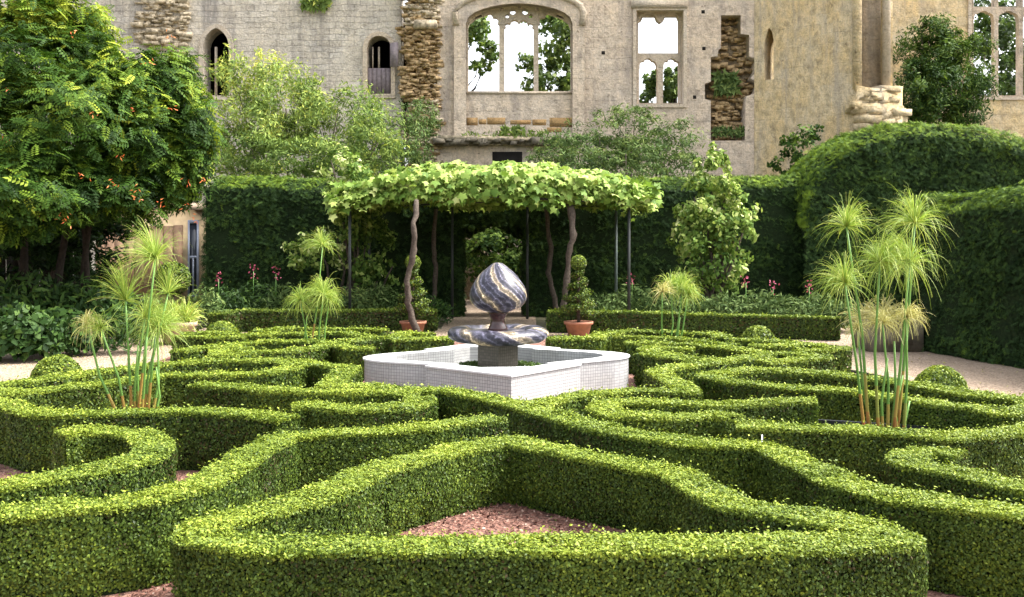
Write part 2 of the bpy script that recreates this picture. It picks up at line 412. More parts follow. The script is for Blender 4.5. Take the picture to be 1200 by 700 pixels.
def hedge(label, pts, w=.23, h=HH, closed=False, px=True, mat=BOX, name='box_hedge', group=HEDGE_GROUP, soft=SOFT, leaf=None, cov=2.1, z0=0.0, tintbias=0.0):
    P = [at(x, y, h) for x, y in pts] if px else pts
    P = soften(P, soft, closed)
    L, R = offsets(P, w, closed)
    mb = MB()
    i_in = .05
    Li, Ri = offsets(P, w - 2 * i_in, closed)
    if not closed:                                   # the woody core stops short of the clipped ends
        for e, k in ((0, 1), (-1, -2)):
            dd = P[k] - P[e]; dd = dd / np.linalg.norm(dd) * .055; Li[e] = Li[e] + dd; Ri[e] = Ri[e] + dd
    n = len(P); segs = [(i, (i + 1) % n) for i in range(n if closed else n - 1)]
    zt = h - .03
    for i, j in segs:
        mb.face([(*Li[i], zt), (*Ri[i], zt), (*Ri[j], zt), (*Li[j], zt)], 1)
        mb.face([(*Li[i], z0), (*Li[i], zt), (*Li[j], zt), (*Li[j], z0)], 1)
        mb.face([(*Ri[j], z0), (*Ri[j], zt), (*Ri[i], zt), (*Ri[i], z0)], 1)
    if not closed:
        for i in (0, n - 1):
            mb.face([(*Li[i], z0), (*Ri[i], z0), (*Ri[i], zt), (*Li[i], zt)], 1)
    surf = []
    up = np.array([0, 0, 1.0])
    def v3(p, z): return np.array([p[0], p[1], z])
    for i, j in segs:
        surf.append((v3(L[i], h), v3(L[j], h), v3(R[j], h), v3(R[i], h), up, 'top'))
        for E in (L, R):
            Ei, Ej = E[i] + (P[i] - E[i]) * .2, E[j] + (P[j] - E[j]) * .2
            dd = E[i] - P[i]; dd = dd / max(np.linalg.norm(dd), 1e-6)
            surf.append((v3(Ei, h + .002), v3(Ej, h + .002), v3(E[j], h - .022), v3(E[i], h - .022), np.array([dd[0] * .6, dd[1] * .6, .8]), 'top'))
        d = P[j] - P[i]; d = d / max(np.linalg.norm(d), 1e-6); nl = np.array([-d[1], d[0], 0])
        surf.append((v3(L[i], z0), v3(L[j], z0), v3(L[j], h), v3(L[i], h), nl, 'side'))
        surf.append((v3(R[i], z0), v3(R[j], z0), v3(R[j], h), v3(R[i], h), -nl, 'side'))
    if not closed:
        for i, k in ((0, 1), (n - 1, n - 2)):
            d = P[i] - P[k]; d = d / np.linalg.norm(d); nd = np.array([d[0], d[1], 0])
            surf.append((v3(L[i], z0), v3(R[i], z0), v3(R[i], h), v3(L[i], h), nd, 'side'))
    for A, B, C, D, nv, typ in surf:
        cen = (A + B + C + D) / 4
        s = leaf or min(max(.0100, .0017 * cen[1]), .030)
        area = np.linalg.norm(np.cross(B - A, D - A)) / 2 + np.linalg.norm(np.cross(B - C, D - C)) / 2
        away = typ == 'side' and nv[:2].dot(cen[:2]) > .25 * np.linalg.norm(cen[:2])
        c = cov * (.6 if away else 1.0) * (1.0 if typ == 'top' else .95)
        k = int(c * area / (.36 * s * s * 1.7) + RNG.random())
        if k < 1: continue
        Q = quad_points(A, B, C, D, k)
        Nn = np.tile(nv, (k, 1)).astype(float)
        off = (RNG.normal(0, .006, k) if typ == 'top' else -.036 * RNG.random(k) + .006) + .012 * wob(Q, 9.0, 1.0) + .008 * wob(Q, 23.0, 2.0) + .013 * wob(Q, 1.5, 7.0)
        if typ == 'side': off = off + .012 * np.clip(1.0 - (Q[:, 2] - z0) / .12, -1, 0) * 0 - .045 * np.clip(1 - (Q[:, 2] - z0) / .13, 0, 1)
        strays = RNG.random(k) < (.045 if typ == 'top' else .02)
        off = off + strays * RNG.random(k) ** 2 * .045
        Q = Q + Nn * off[:, None]
        # rounding of the clipped shoulder
        t = RNG.normal(.275, .13, k) + .10 * wob(Q, 2.2, 5.0) + .10 * wob(Q, 7.0, 6.0) + tintbias  # low tint: older side leaves, plus shade on the sides put into the colour
        fresh_lit = typ == 'top'
        if fresh_lit: t = t + .37                      # young growth, plus the brighter lighting of the tops put into the tint
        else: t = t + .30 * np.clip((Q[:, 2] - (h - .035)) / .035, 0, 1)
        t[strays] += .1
        leaves(mb, Q, Nn, s * 1.7 * RNG.uniform(.7, 1.25, k), t, RHOMB, 0, .50 if fresh_lit else .36, .15 if fresh_lit else -.05)
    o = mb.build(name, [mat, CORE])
    if label: tag(o, label, 'hedge', group)
    return o

KNOT = [
 ('bell shaped box hedge loop enclosing a bed of pink chippings, nearest the camera',
  [(594, 516), (525, 528), (434, 551), (398, 570), (366, 584), (330, 591), (285, 601), (250, 610), (229, 626), (300, 636), (450, 637), (600, 638), (800, 638), (950, 637), (1056, 632), (1022, 618), (975, 609), (913, 600), (858, 590), (826, 574), (792, 552), (673, 531)], True),
 ('long box hedge touching the front corner of the basin, running out at lower right',
  [(498, 456), (525, 457), (562, 463), (600, 472), (650, 487), (700, 501), (750, 509), (800, 515), (850, 518), (896, 520), (950, 545), (985, 563), (1020, 574), (1060, 581), (1110, 588), (1200, 599), (1330, 614)], False),
 ('long box hedge left of the pointed bell loop, kinked once, running out at lower left',
  [(585, 489), (550, 493), (500, 499), (425, 504), (375, 506), (336, 509), (303, 524), (283, 537), (259, 553), (231, 567), (175, 581), (112, 589), (0, 599), (-130, 612)], False),
 ('hooked box hedge at left edge, its round end beside the long kinked hedge',
  [(70, 508), (100, 504), (140, 504), (168, 509), (183, 520), (172, 534), (130, 545), (87, 554), (0, 567), (-110, 582)], False),
 ('hooked box hedge at right edge, its round end in front of the tall papyrus',
  [(1126, 532), (1090, 527), (1064, 531), (1062, 541), (1100, 548), (1150, 559), (1200, 571), (1320, 594)], False),
 ('wavy box hedge in front of the left papyrus, with a humped left end',
  [(-90, 462), (-30, 466), (10, 474), (45, 483), (90, 484), (150, 482), (225, 480), (290, 483), (338, 489)], False),
 ('box hedge in front of the black pond tub, curving up at right edge',
  [(862, 498), (900, 499), (975, 501), (1050, 505), (1110, 511), (1160, 508), (1210, 503), (1300, 496)], False),
 ('box hedge hairpin left of the basin corner, open to the left',
  [(228, 450), (280, 453), (325, 457), (370, 459), (400, 459), (450, 459), (488, 462), (494, 470), (478, 477), (440, 479), (400, 479), (365, 475), (342, 476)], False),
 ('box hedge hairpin right of the basin corner, open to the right',
  [(957, 470), (930, 469), (890, 472), (850, 474), (800, 472), (750, 470), (715, 470), (702, 478), (718, 485), (760, 488), (800, 488), (840, 486), (862, 490)], False),
 ('zigzag box hedge along the right flank of the white basin',
  [(628, 473), (660, 465), (700, 460), (740, 457), (808, 458), (768, 434), (793, 430), (840, 424), (872, 420), (900, 414), (883, 411), (850, 407), (810, 403), (770, 402), (733, 402)], False),
 ('long leaf shaped box hedge loop behind the tall papyrus, tip towards the basin',
  [(828, 440), (860, 435), (900, 434), (940, 436), (980, 439), (1010, 442), (1055, 447), (1083, 452), (1117, 458), (1142, 462), (1183, 466), (1230, 476), (1178, 484), (1150, 479), (1100, 473), (1055, 467), (1000, 458), (940, 454), (900, 451), (860, 447)], True),
 ('long leaf shaped box hedge loop behind the left papyrus, tip towards the basin',
  [(348, 428), (330, 423), (270, 422), (230, 424), (190, 427), (142, 432), (100, 437), (75, 441), (33, 446), (-30, 452), (8, 462), (50, 456), (100, 451), (142, 446), (190, 439), (257, 438), (317, 436)], True),
 ('zigzag box hedge along the left flank of the basin, with a broad bright end',
  [(316, 421), (350, 424), (392, 429), (410, 430), (384, 452), (430, 452), (500, 457)], False),
 ('rising box hedge behind the left leaf shaped loop, reaching the back of the basin',
  [(207, 411), (255, 404), (258, 417), (300, 412), (340, 411), (365, 408), (392, 402), (410, 408), (438, 408)], False),
 ('slim box hedge hairpin left of the basin, behind the rising hedge',
  [(385, 401), (345, 400), (310, 400), (280, 402), (264, 406), (290, 409)], False),
 ('low straight box hedge near the left stone trough',
  [(207, 393), (233, 394), (256, 395), (286, 395)], False),
 ('thin curved box hedge beside the left box mound',
  [(212, 390), (240, 389), (273, 391), (300, 393), (337, 391), (359, 392), (382, 390), (406, 391), (432, 395)], False),
 ('rearmost box hedge left of the basin, in front of the left low border hedge',
  [(303, 389), (318, 386), (345, 385), (383, 385), (430, 385), (452, 386)], False),
 ('slanting box hedge just below the left terracotta pot',
  [(403, 400), (430, 397), (463, 395), (475, 389), (505, 391)], False),
 ('short box hedge between the basin and the left terracotta pot',
  [(458, 398), (485, 397), (512, 396.5), (530, 396)], False),
 ('short box hedge from the right corner of the basin to the zigzag hedge',
  [(750, 413.5), (770, 416), (790, 419), (812, 422)], False),
 ('narrow box hedge hairpin behind the zigzag hedge right of the basin',
  [(812, 409), (790, 408), (768, 407), (757, 410), (775, 413), (810, 419), (850, 422), (872, 421)], False),
 ('short box hedge hairpin near the right gravel path, tip pointing at the path',
  [(893, 425), (927, 422), (953, 420), (966, 419), (940, 415), (912, 413)], False),
 ('box hedge at the far right corner of the knot, square end by the gravel path',
  [(935, 411), (953, 410), (987, 408), (955, 404), (927, 401), (880, 398), (850, 397)], False),
 ('small box hedge in front of the round box ball at far right of the knot',
  [(877, 404), (905, 405), (937, 404)], False),
 ('rearmost box hedge right of the basin, in front of the right papyrus clump',
  [(642, 397), (697, 396), (706, 391), (735, 387), (783, 388), (802, 390), (838, 390), (848, 396)], False),
 ('low box hedge just behind the right papyrus clump, beside a straight one',
  [(720, 394), (765, 395), (802, 397), (843, 402), (862, 404)], False),
]
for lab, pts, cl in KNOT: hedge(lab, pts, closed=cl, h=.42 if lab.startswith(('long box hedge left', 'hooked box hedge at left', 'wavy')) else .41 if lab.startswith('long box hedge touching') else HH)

# low border hedges in front of the flower beds
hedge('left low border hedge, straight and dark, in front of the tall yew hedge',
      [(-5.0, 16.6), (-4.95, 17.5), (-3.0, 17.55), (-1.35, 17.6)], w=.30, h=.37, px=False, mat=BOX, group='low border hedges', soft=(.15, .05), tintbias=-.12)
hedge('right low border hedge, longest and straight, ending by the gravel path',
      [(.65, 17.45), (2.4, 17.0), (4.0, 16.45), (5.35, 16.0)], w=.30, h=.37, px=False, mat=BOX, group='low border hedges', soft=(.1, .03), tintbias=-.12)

# box balls
def ball(label, X, Y, r, zc, name='box_ball', mat=BOX, group='clipped box balls', sq=1.0, tb=0.0):
    mb = MB()
    mb.lathe([(r * .93 * math.sin(a), zc - r * sq * .93 * math.cos(a)) for a in [math.pi * (k + .02) / 12 for k in range(12)]] , 20, 1, (X, Y, 0))
    s = max(.0125, .0019 * Y); k = int(2.4 * 4 * math.pi * r * r / (.6 * s * s))
    d = norm(RNG.normal(0, 1, (k, 3)))
    rr = r * (1 + RNG.normal(0, .02, k) + .03 * wob(d, 4))
    Q = np.array([X, Y, zc]) + d * rr[:, None] * np.array([1, 1, sq])
    m = Q[:, 2] > 0.0
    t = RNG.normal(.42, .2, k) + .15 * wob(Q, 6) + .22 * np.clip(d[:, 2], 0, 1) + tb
    leaves(mb, Q[m], d[m], s * 1.7 * RNG.uniform(.7, 1.2, m.sum()), t[m], RHOMB, 0, .7, .2)
    return tag(mb.build(name, [mat, CORE]), label, 'topiary', group)
ball('round box ball on the edge of the right gravel path, behind the tall papyrus', 3.86, 8.85, .225, .27)
ball('round box ball on the edge of the left gravel path', -4.52, 9.75, .235, .25)
ball('small box ball in front of the right low border hedge', 3.36, 13.4, .225, .23)
ball('low box mound beside the left stone trough', -4.2, 14.2, .24, .22, sq=.95)

# ------------------------------------------------------------------ ground
def sheet(name, poly, z, mat):
    mb = MB(); mb.face([(x, y, z) for x, y in poly]); o = mb.build(name, mat); o['kind'] = 'structure'; return o
sheet('ground', [(-300, -60), (300, -60), (300, 500), (-300, 500)], -.012, LAND)
sheet('gravel_path', [(-30, -2), (30, -2), (30, 18.2), (5.0, 18.2), (5.0, 18.0), (-5.2, 18.0), (-5.2, 18.2), (-30, 18.2)], -.006, GRAVEL)
sheet('archway_path', [(-1.3, 18.0), (.45, 18.0), (.6, 27), (-1.5, 27)], -.004, GRAVEL)
sheet('knot_bed', [(-4.4, 2.0), (4.3, 2.0), (4.3, 8.0), (3.98, 9.5), (4.08, 11.4), (3.9, 12.4), (3.3, 14.2), (2.5, 15.9), (-3.4, 16.9), (-4.9, 15.6), (-4.55, 9.6)], 0.0, PINKG)
mb = MB()
inner = np.array([at(x, y, 0.0) for x, y in [(600, 584), (470, 634), (775, 634)]] )
k = 7000
P2 = np.stack([RNG.uniform(-1.3, 1.5, k), RNG.uniform(4.35, 6.2, k)], 1)
P = np.concatenate([P2, RNG.uniform(.002, .010, (k, 1))], 1)
leaves(mb, P, np.tile((0, 0, 1.0), (k, 1)), RNG.uniform(.014, .030, k), RNG.random(k), RHOMB, 0, .55)
k = 1500
P = np.concatenate([RNG.uniform(-1.75, -1.2, (k, 1)), RNG.uniform(3.9, 5.2, (k, 1)), RNG.uniform(.002, .010, (k, 1))], 1)
leaves(mb, P, np.tile((0, 0, 1.0), (k, 1)), RNG.uniform(.014, .030, k), RNG.random(k), RHOMB, 0, .55)
k = 260; P = np.stack([RNG.uniform(-1.3, 1.5, k), RNG.uniform(4.4, 6.1, k), RNG.uniform(.006, .014, k)], 1)
leaves(mb, P, np.tile((0, 0, 1.0), (k, 1)), .016, RNG.normal(.4, .2, k), RHOMB, 1, .5)
tag(mb.build('pink_chippings', [CHIP, BOX]), None, None, None, 'stuff')
mb = MB(); a, b = at(991, 432, .05), at(1048, 443, .05)
mb.tube([(a[0], a[1], .03), (b[0], b[1], .03), (b[0] + .8, b[1] - 1.9, .03)], .022, 6)
tag(mb.build('edging_strip', BLACKP), 'dark edging strip between the knot and the right gravel path', 'garden edging')

# ------------------------------------------------------------------ fountain
FC = Vector((-.155, 10.75, 0)); ROT = math.radians(5.5)
fountain = thing('fountain_basin', 'white mosaic basin with a pointed front corner at the centre of the knot', 'fountain basin', FC)
def basin_outline(R, e, st, d, tr, wd):
    """square set cornerwise: proud corners at front and back, stepped in along the sides, left and right corners rounded"""
    pts = []; q2 = math.sqrt(.5)
    for q in range(2):
        a0 = -math.pi / 2 + q * math.pi + ROT
        u = Vector((math.cos(a0), math.sin(a0))); t = Vector((-math.sin(a0), math.cos(a0)))
        V = u * R; dm, dp = (-t - u) * q2, (t - u) * q2; nm, npl = (u - t) * q2, (u + t) * q2
        pts += [V + dm * e - nm * st, V + dm * e, V + dm * tr, V + dp * tr, V + dp * e, V + dp * e - npl * st]
        C = t * (R - st / q2 + wd); a, b = C + (u - t * 1.25) * q2 * d, C + (-u - t * 1.25) * q2 * d
        for k in range(11):
            w_ = k / 10; pts.append(a * (1 - w_) ** 2 + C * 2 * w_ * (1 - w_) + b * w_ * w_)
    return pts
out_ = basin_outline(1.53, 1.12, .135, .50, .004, .33)
inn_ = basin_outline(1.18, .70, .06, .42, .36, .26)
ZR, WZ = .355, .17
mbw, mbr, mbi = MB(), MB(), MB()
n = len(out_); acc = 0
for i in range(n):
    a, b = out_[i], out_[(i + 1) % n]; l = (b - a).length
    mbw.face([(FC.x + a.x, FC.y + a.y, 0), (FC.x + b.x, FC.y + b.y, 0), (FC.x + b.x, FC.y + b.y, ZR), (FC.x + a.x, FC.y + a.y, ZR)], uv=[(acc, 0), (acc + l, 0), (acc + l, ZR), (acc, ZR)])
    acc += l
    c, d = inn_[i], inn_[(i + 1) % n]
    e = 1.012
    mbr.face([(FC.x + a.x * e, FC.y + a.y * e, ZR + .012), (FC.x + b.x * e, FC.y + b.y * e, ZR + .012), (FC.x + d.x, FC.y + d.y, ZR + .012), (FC.x + c.x, FC.y + c.y, ZR + .012)])
    mbr.face([(FC.x + a.x * e, FC.y + a.y * e, ZR - .006), (FC.x + b.x * e, FC.y + b.y * e, ZR - .006), (FC.x + b.x * e, FC.y + b.y * e, ZR + .012), (FC.x + a.x * e, FC.y + a.y * e, ZR + .012)])
    mbi.face([(FC.x + d.x, FC.y + d.y, 0), (FC.x + c.x, FC.y + c.y, 0), (FC.x + c.x, FC.y + c.y, ZR + .012), (FC.x + d.x, FC.y + d.y, ZR + .012)], uv=[(acc + l, 0), (acc, 0), (acc, ZR), (acc + l, ZR)])
mbw.build('outer_wall', MOSAIC, fountain); mbr.build('rim', RIMW, fountain); mbi.build('inner_wall', MOSAIC, fountain)
mb = MB(); mb.face([(FC.x + p.x * 1.04, FC.y + p.y * 1.04, WZ) for p in inn_]); mb.build('water_surface', WATER, fountain)
mb = MB()
mb.lathe([(.50, .05), (.50, .215), (.47, .235), (.20, .24)], 8, 0, (FC.x, FC.y, 0))
k = 5000; a = RNG.uniform(0, 2 * np.pi, k); r = .50 * np.sqrt(RNG.random(k))
P = np.stack([FC.x + r * np.cos(a), FC.y + r * np.sin(a), .235 + .03 * RNG.random(k)], 1)
leaves(mb, P, np.tile((0, 0, 1.0), (k, 1)), .03, RNG.normal(.35, .2, k), RHOMB, 1, .9)
k = 90; P = np.stack([FC.x + RNG.uniform(.2, .5, k), FC.y + RNG.uniform(-.42, -.1, k), np.full(k, .265)], 1)
leaves(mb, P, np.tile((0, -.3, 1.0), (k, 1)), .035, RNG.random(k), RHOMB, 2, .5)
mb.build('mossy_base', [MOSS, GREY, RIMW], fountain)
orn = thing('fountain_ornament', 'polished blue and cream veined stone bulb above a twisted ring, on a mosaic pier', 'fountain', FC)
mb = MB()
s = .155; R45 = math.radians(-88)
cor = [Vector((math.cos(R45 + k * math.pi / 2), math.sin(R45 + k * math.pi / 2))) * s * 1.414 for k in range(4)]
for k in range(4):
    a, b = cor[k], cor[(k + 1) % 4]; l = (b - a).length
    mb.face([(FC.x + a.x, FC.y + a.y, .06), (FC.x + b.x, FC.y + b.y, .06), (FC.x + b.x, FC.y + b.y, .52), (FC.x + a.x, FC.y + a.y, .52)], uv=[(k * l, 0), (k * l + l, 0), (k * l + l, .46), (k * l, .46)])
mb.build('mosaic_pier', MOSAICD, orn)
# twisted ring
mb = MB(); nu, nv = 120, 18; R0, rm = .43, .125; vs = []
for i in range(nu):
    u = 2 * math.pi * i / nu
    for j in range(nv):
        v = 2 * math.pi * j / nv
        rr = rm * (1 + .045 * math.cos(9 * u + 2 * v) + .02 * math.cos(4 * u + 1))
        vs.append(((R0 + rr * math.cos(v)) * math.cos(u), (R0 + rr * math.cos(v)) * math.sin(u), (.62 * rr) * math.sin(v) + .008 * math.sin(2 * u + 1)))
fs = [[i * nv + j, ((i + 1) % nu) * nv + j, ((i + 1) % nu) * nv + (j + 1) % nv, i * nv + (j + 1) % nv] for i in range(nu) for j in range(nv)]
mb.chunk(np.array(vs) + np.array([FC.x, FC.y, .605]), np.array(fs), 0, np.full(len(fs), .5))
mb.build('twisted_ring', SODA, orn, True, origin=(FC.x, FC.y, .605))
mb = MB(); mb.lathe([(.42, -.05), (.42, .055), (.1, .065)], 24, 0, (FC.x, FC.y, .585)); mb.build('ring_disc', SODA, orn)
mb = MB(); mb.lathe([(.11, -.10), (.105, -.07), (.085, -.03), (.075, 0), (.08, .04), (.10, .08), (.13, .12)], 24, 0, (FC.x, FC.y, .745)); mb.build('neck', DARKST, orn, True)
px = 1 / 107.0
prof = [(12, 366), (18, 364), (27, 360), (31.2, 355.5), (33.2, 351), (33.6, 346), (32.6, 340), (30, 334), (26, 328), (22, 322.5), (17.5, 318), (13, 314.5), (9.5, 311.5), (6.8, 309.5), (5, 308.5), (3, 308)]
zb = 1.65 - (345 - 280) / 107.0
mb = MB()
mb.lathe([(r * px, (345 - y) * px) for r, y in prof], 96, 0, (FC.x, FC.y, zb), lambda t, z: 1 + .012 * math.cos(7 * t + z * 9))
mb.build('spiral_bulb', SODA, orn, True, origin=(FC.x, FC.y, zb))

# ------------------------------------------------------------------ tall yew hedges
def crown(mb, c, r, n, size, tmpl=RHOMB, nc=40, spread=.28, tilt=.7, up=.5, droop=None, tb=0.0, mi=0, shell=.55, zmin=None, tvar=.2):
    """foliage in uneven clumps spread through an ellipsoid's outer volume"""
    c = np.array(c, float); r = np.array(r, float)
    cd = norm(RNG.normal(0, 1, (nc, 3))); cr = RNG.uniform(shell, 1.0, (nc, 1)); cc = cd * cr
    cs = RNG.uniform(.6, 1.4, nc); ct = RNG.normal(0, .14, nc)
    idx = RNG.integers(0, nc, n)
    off = norm(RNG.normal(0, 1, (n, 3))) * (RNG.random((n, 1)) ** .5) * spread * cs[idx, None]
    q = cc[idx] + off
    P = c + q * r
    N = norm(off / r + .5 * q / r)
    t = RNG.normal(.42, tvar, n) + ct[idx] + tb + .10 * off[:, 2] / spread
    keep = np.ones(n, bool)
    if zmin is not None: keep &= P[:, 2] > zmin
    leaves(mb, P[keep], N[keep], size * RNG.uniform(.65, 1.3, keep.sum()), t[keep], tmpl, mi, tilt, up, droop)
def yew_scatter(mb, A, B, C, D, nv, s, cov=1.6, tb=0.0, top=False, rough=.05):
    A, B, C, D = map(np.array, (A, B, C, D)); nv = np.array(nv, float)
    area = np.linalg.norm(np.cross(B - A, D - A)) / 2 + np.linalg.norm(np.cross(B - C, D - C)) / 2
    k = int(cov * area / (.16 * s * s)); Q = quad_points(A, B, C, D, k)
    Nn = np.tile(nv, (k, 1))
    Q = Q + Nn * (RNG.normal(0, rough * .5, k) + rough * wob(Q, 2.5, 1) + rough * .8 * wob(Q, 7, 2) - .02)[:, None]
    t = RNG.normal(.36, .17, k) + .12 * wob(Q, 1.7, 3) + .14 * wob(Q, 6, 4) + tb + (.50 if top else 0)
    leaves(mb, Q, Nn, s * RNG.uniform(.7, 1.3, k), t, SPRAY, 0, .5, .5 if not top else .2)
def yew_block(mb, lo, hi, rot_pts=None, s=.16, tb=0.0, faces='fltrb', topmat=True):
    (x0, y0), (x1, y1), z0, z1 = lo, hi, 0.0, rot_pts
def yew_prism(label, poly, z0, z1, s=.16, name='yew_hedge', hole=None, parent=None, tb=0.0):
    """poly: plan outline counter-clockwise; z1 callable or number"""
    mb = MB(); zf = z1 if callable(z1) else (lambda p: z1)
    n = len(poly); c = np.mean(np.array(poly), 0)
    pi = [tuple(np.array(p) + (c - np.array(p)) / np.linalg.norm(c - np.array(p)) * .06) for p in poly]
    ch = .26 if z0 == 0 else .10
    pt = [tuple(np.array(p) + np.clip(c - np.array(p), -ch, ch)) for p in poly]        # the clipped shoulder slopes in to the flat top
    pti = [tuple(np.array(p) + (c - np.array(p)) / np.linalg.norm(c - np.array(p)) * .06) for p in pt]
    mb.face([(*p, zf(p) - .06) for p in pti], 1)
    for i in range(n):
        k = (i + 1) % n
        a, b, at_, bt_ = pi[i], pi[k], pti[i], pti[k]
        mb.face([(*a, z0), (*b, z0), (*b, zf(b) - ch - .06), (*a, zf(a) - ch - .06)], 1)
        mb.face([(*a, zf(a) - ch - .06), (*b, zf(b) - ch - .06), (*bt_, zf(b) - .06), (*at_, zf(a) - .06)], 1)
        a, b, at_, bt_ = poly[i], poly[k], pt[i], pt[k]
        d = np.array(b) - np.array(a); d = d / np.linalg.norm(d); nv = (d[1], -d[0], 0)
        mid = (np.array(a) + np.array(b)) / 2
        cov = 1.7 if np.dot(nv[:2], mid) < 0.1 * np.linalg.norm(mid) else .4
        yew_scatter(mb, (*a, z0), (*b, z0), (*b, zf(b) - ch), (*a, zf(a) - ch), nv, s, cov, tb)
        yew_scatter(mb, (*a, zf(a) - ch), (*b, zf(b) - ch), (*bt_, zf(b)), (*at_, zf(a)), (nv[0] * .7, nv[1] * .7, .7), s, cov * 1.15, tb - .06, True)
    T = [(*p, zf(p)) for p in pt]
    if n == 4: yew_scatter(mb, T[0], T[1], T[2], T[3], (0, 0, 1), s, 1.2, tb, True)
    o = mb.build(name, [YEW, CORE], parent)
    if label: tag(o, label, 'hedge', 'tall yew hedges')
    return o
# hedge with the archway: two wings and the strip over the arch are one clipped hedge
back = thing('yew_hedge', 'long tall dark yew hedge behind the pergola, cut by an archway', 'hedge', (0, 20.8, 0), 'tall yew hedges')
YB = 20.8
yew_prism(None, [(-6.55, YB), (-1.07, YB), (-1.07, YB + 1.3), (-6.55, YB + 1.3)], 0, lambda p: 3.0 - .10 * (p[0] + 6.55) / 5.5, .12, 'hedge_wing', None, back)
yew_prism(None, [(.26, YB), (7.6, YB), (7.6, YB + 1.3), (.26, YB + 1.3)], 0, lambda p: 2.9 + .02 * p[0], .12, 'hedge_wing', None, back)
yew_prism(None, [(-1.07, YB + .03), (.26, YB + .03), (.26, YB + 1.27), (-1.07, YB + 1.27)], 1.92, 2.88, .14, 'arch_top', None, back)
mb = MB()
for sx in (-1, 1):
    for k in range(5):
        x = -.405 + sx * (.66 - .10 * k); dz = .36 - .07 * k
        crown(mb, (x, YB + .5, 1.95 - dz * .3), (.16, .5, dz * .6), 900, .11, SPRAY, 10, .4, .5, .1, None, -.06)
mb.build('arch_shoulder', YEW, back)
# domed yew
def dome(label, prof_px, Y, depth, s):
    mb = MB(); ring = [atY(x, y, Y) for x, y in prof_px]
    for i in range(len(ring) - 1):
        a, b = ring[i], ring[i + 1]
        A, B = (a.x, Y, 0), (b.x, Y, 0)
        mb.face([(a.x, Y + .08, 0), (b.x, Y + .08, 0), (b.x, Y + .08, b.z - .36), (a.x, Y + .08, a.z - .36)], 1)
        mb.face([(a.x, Y + .08, a.z - .36), (b.x, Y + .08, b.z - .36), (b.x, Y + .4, b.z - .08), (a.x, Y + .4, a.z - .08)], 1)
        mb.face([(a.x, Y + .4, a.z - .08), (b.x, Y + .4, b.z - .08), (b.x, Y + depth, b.z - .08), (a.x, Y + depth, a.z - .08)], 1)
        cz = Vector((0, 0, .3)); yew_scatter(mb, A, B, tuple(b - cz), tuple(a - cz), (0, -1, 0), s, 1.7)
        d = (b - a).normalized()
        q = Vector((0, .3, 0)); yew_scatter(mb, tuple(a - cz), tuple(b - cz), tuple(b + q), tuple(a + q), (-d.z, -.7, d.x), s, 1.8, -.06, True)
        yew_scatter(mb, tuple(a + q), tuple(b + q), (b.x, Y + depth, b.z), (a.x, Y + depth, a.z), (-d.z, -.1, d.x), s, 1.2, 0, True)
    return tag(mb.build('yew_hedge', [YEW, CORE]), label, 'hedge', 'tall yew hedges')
dome('rounded tall yew hedge below the ruined pier, its top arched', [(944, 262), (949, 216), (960, 192), (988, 166), (1022, 150), (1065, 142), (1110, 142), (1160, 149), (1200, 158), (1260, 170), (1330, 190)], 20.2, 2.5, .12)
a1, b1 = at(1046, 405, 0), at(1203, 433, 0)
dv = (Vector(b1) - Vector(a1)); ext = Vector(b1) + dv * 1.2
yew_prism('flat topped yew hedge along the right gravel path, pale new growth on top',
          [(a1[0], a1[1]), (ext.x, ext.y), (ext.x + 2.2, ext.y + .6), (a1[0] + 2.2, a1[1] + .6)], 0, 2.30, .085)

# ------------------------------------------------------------------ castle ruin
YW = 28.0
def wpt(x, y, Y=YW): return atY(x, y, Y)
def plate(name, outer, holes, Y, thick, mat, parent, front=True, plane=None):
    """solid wall slab in the X-Z plane, front face at depth Y, with holes; outlines in photo pixels at depth Y (or metres if plane='m')"""
    cu = bpy.data.curves.new(name, 'CURVE'); cu.dimensions = '2D'; cu.fill_mode = 'BOTH'; cu.extrude = thick / 2
    for poly in [outer] + holes:
        sp = cu.splines.new('POLY'); sp.points.add(len(poly) - 1); sp.use_cyclic_u = True
        for p, (x, y) in zip(sp.points, poly):
            q = wpt(x, y, Y) if plane != 'm' else Vector((x, 0, y))
            p.co = (q.x, q.z, 0, 1)
    tmp = bpy.data.objects.new('tmp', cu)
    COL.objects.link(tmp); bpy.context.view_layer.update()
    me = bpy.data.meshes.new_from_object(tmp.evaluated_get(bpy.context.evaluated_depsgraph_get()))
    bpy.data.objects.remove(tmp); bpy.data.curves.remove(cu)
    me.transform(Matrix(((1, 0, 0, 0), (0, 0, -1, Y + thick / 2), (0, 1, 0, 0), (0, 0, 0, 1))))
    me.name = name; me.materials.clear(); me.materials.append(mat)
    o = bpy.data.objects.new(name, me); COL.objects.link(o)
    if parent is not None: o.parent = parent; o.location = -Vector(parent.location)
    return o
ruin = thing('castle_ruin', 'roofless ruined stone hall with large empty traceried windows, behind the garden', 'ruin', (0, YW, 0))
GY = HY + F * H / YW      # ground row at the wall
TOP = -160
def arch(x0, x1, yb, ys, ya, n=10, pointed=.5):
    """arched opening outline in pixels: bottom yb, spring ys, apex ya"""
    pts = [(x0, yb), (x1, yb), (x1, ys)]
    xm = (x0 + x1) / 2
    for k in range(1, n):
        t = k / n; x = x1 + (xm - x1) * (1 - (1 - t) ** (1.0 + pointed * .6)); y = ys + (ya - ys) * (1 - (1 - t) ** 2) ** (.5 + pointed * .25)
        pts.append((x, y))
    pts.append((xm, ya))
    for k in range(n - 1, 0, -1):
        t = k / n; x = x0 + (xm - x0) * (1 - (1 - t) ** (1.0 + pointed * .6)); y = ys + (ya - ys) * (1 - (1 - t) ** 2) ** (.5 + pointed * .25)
        pts.append((x, y))
    pts.append((x0, ys))
    return pts
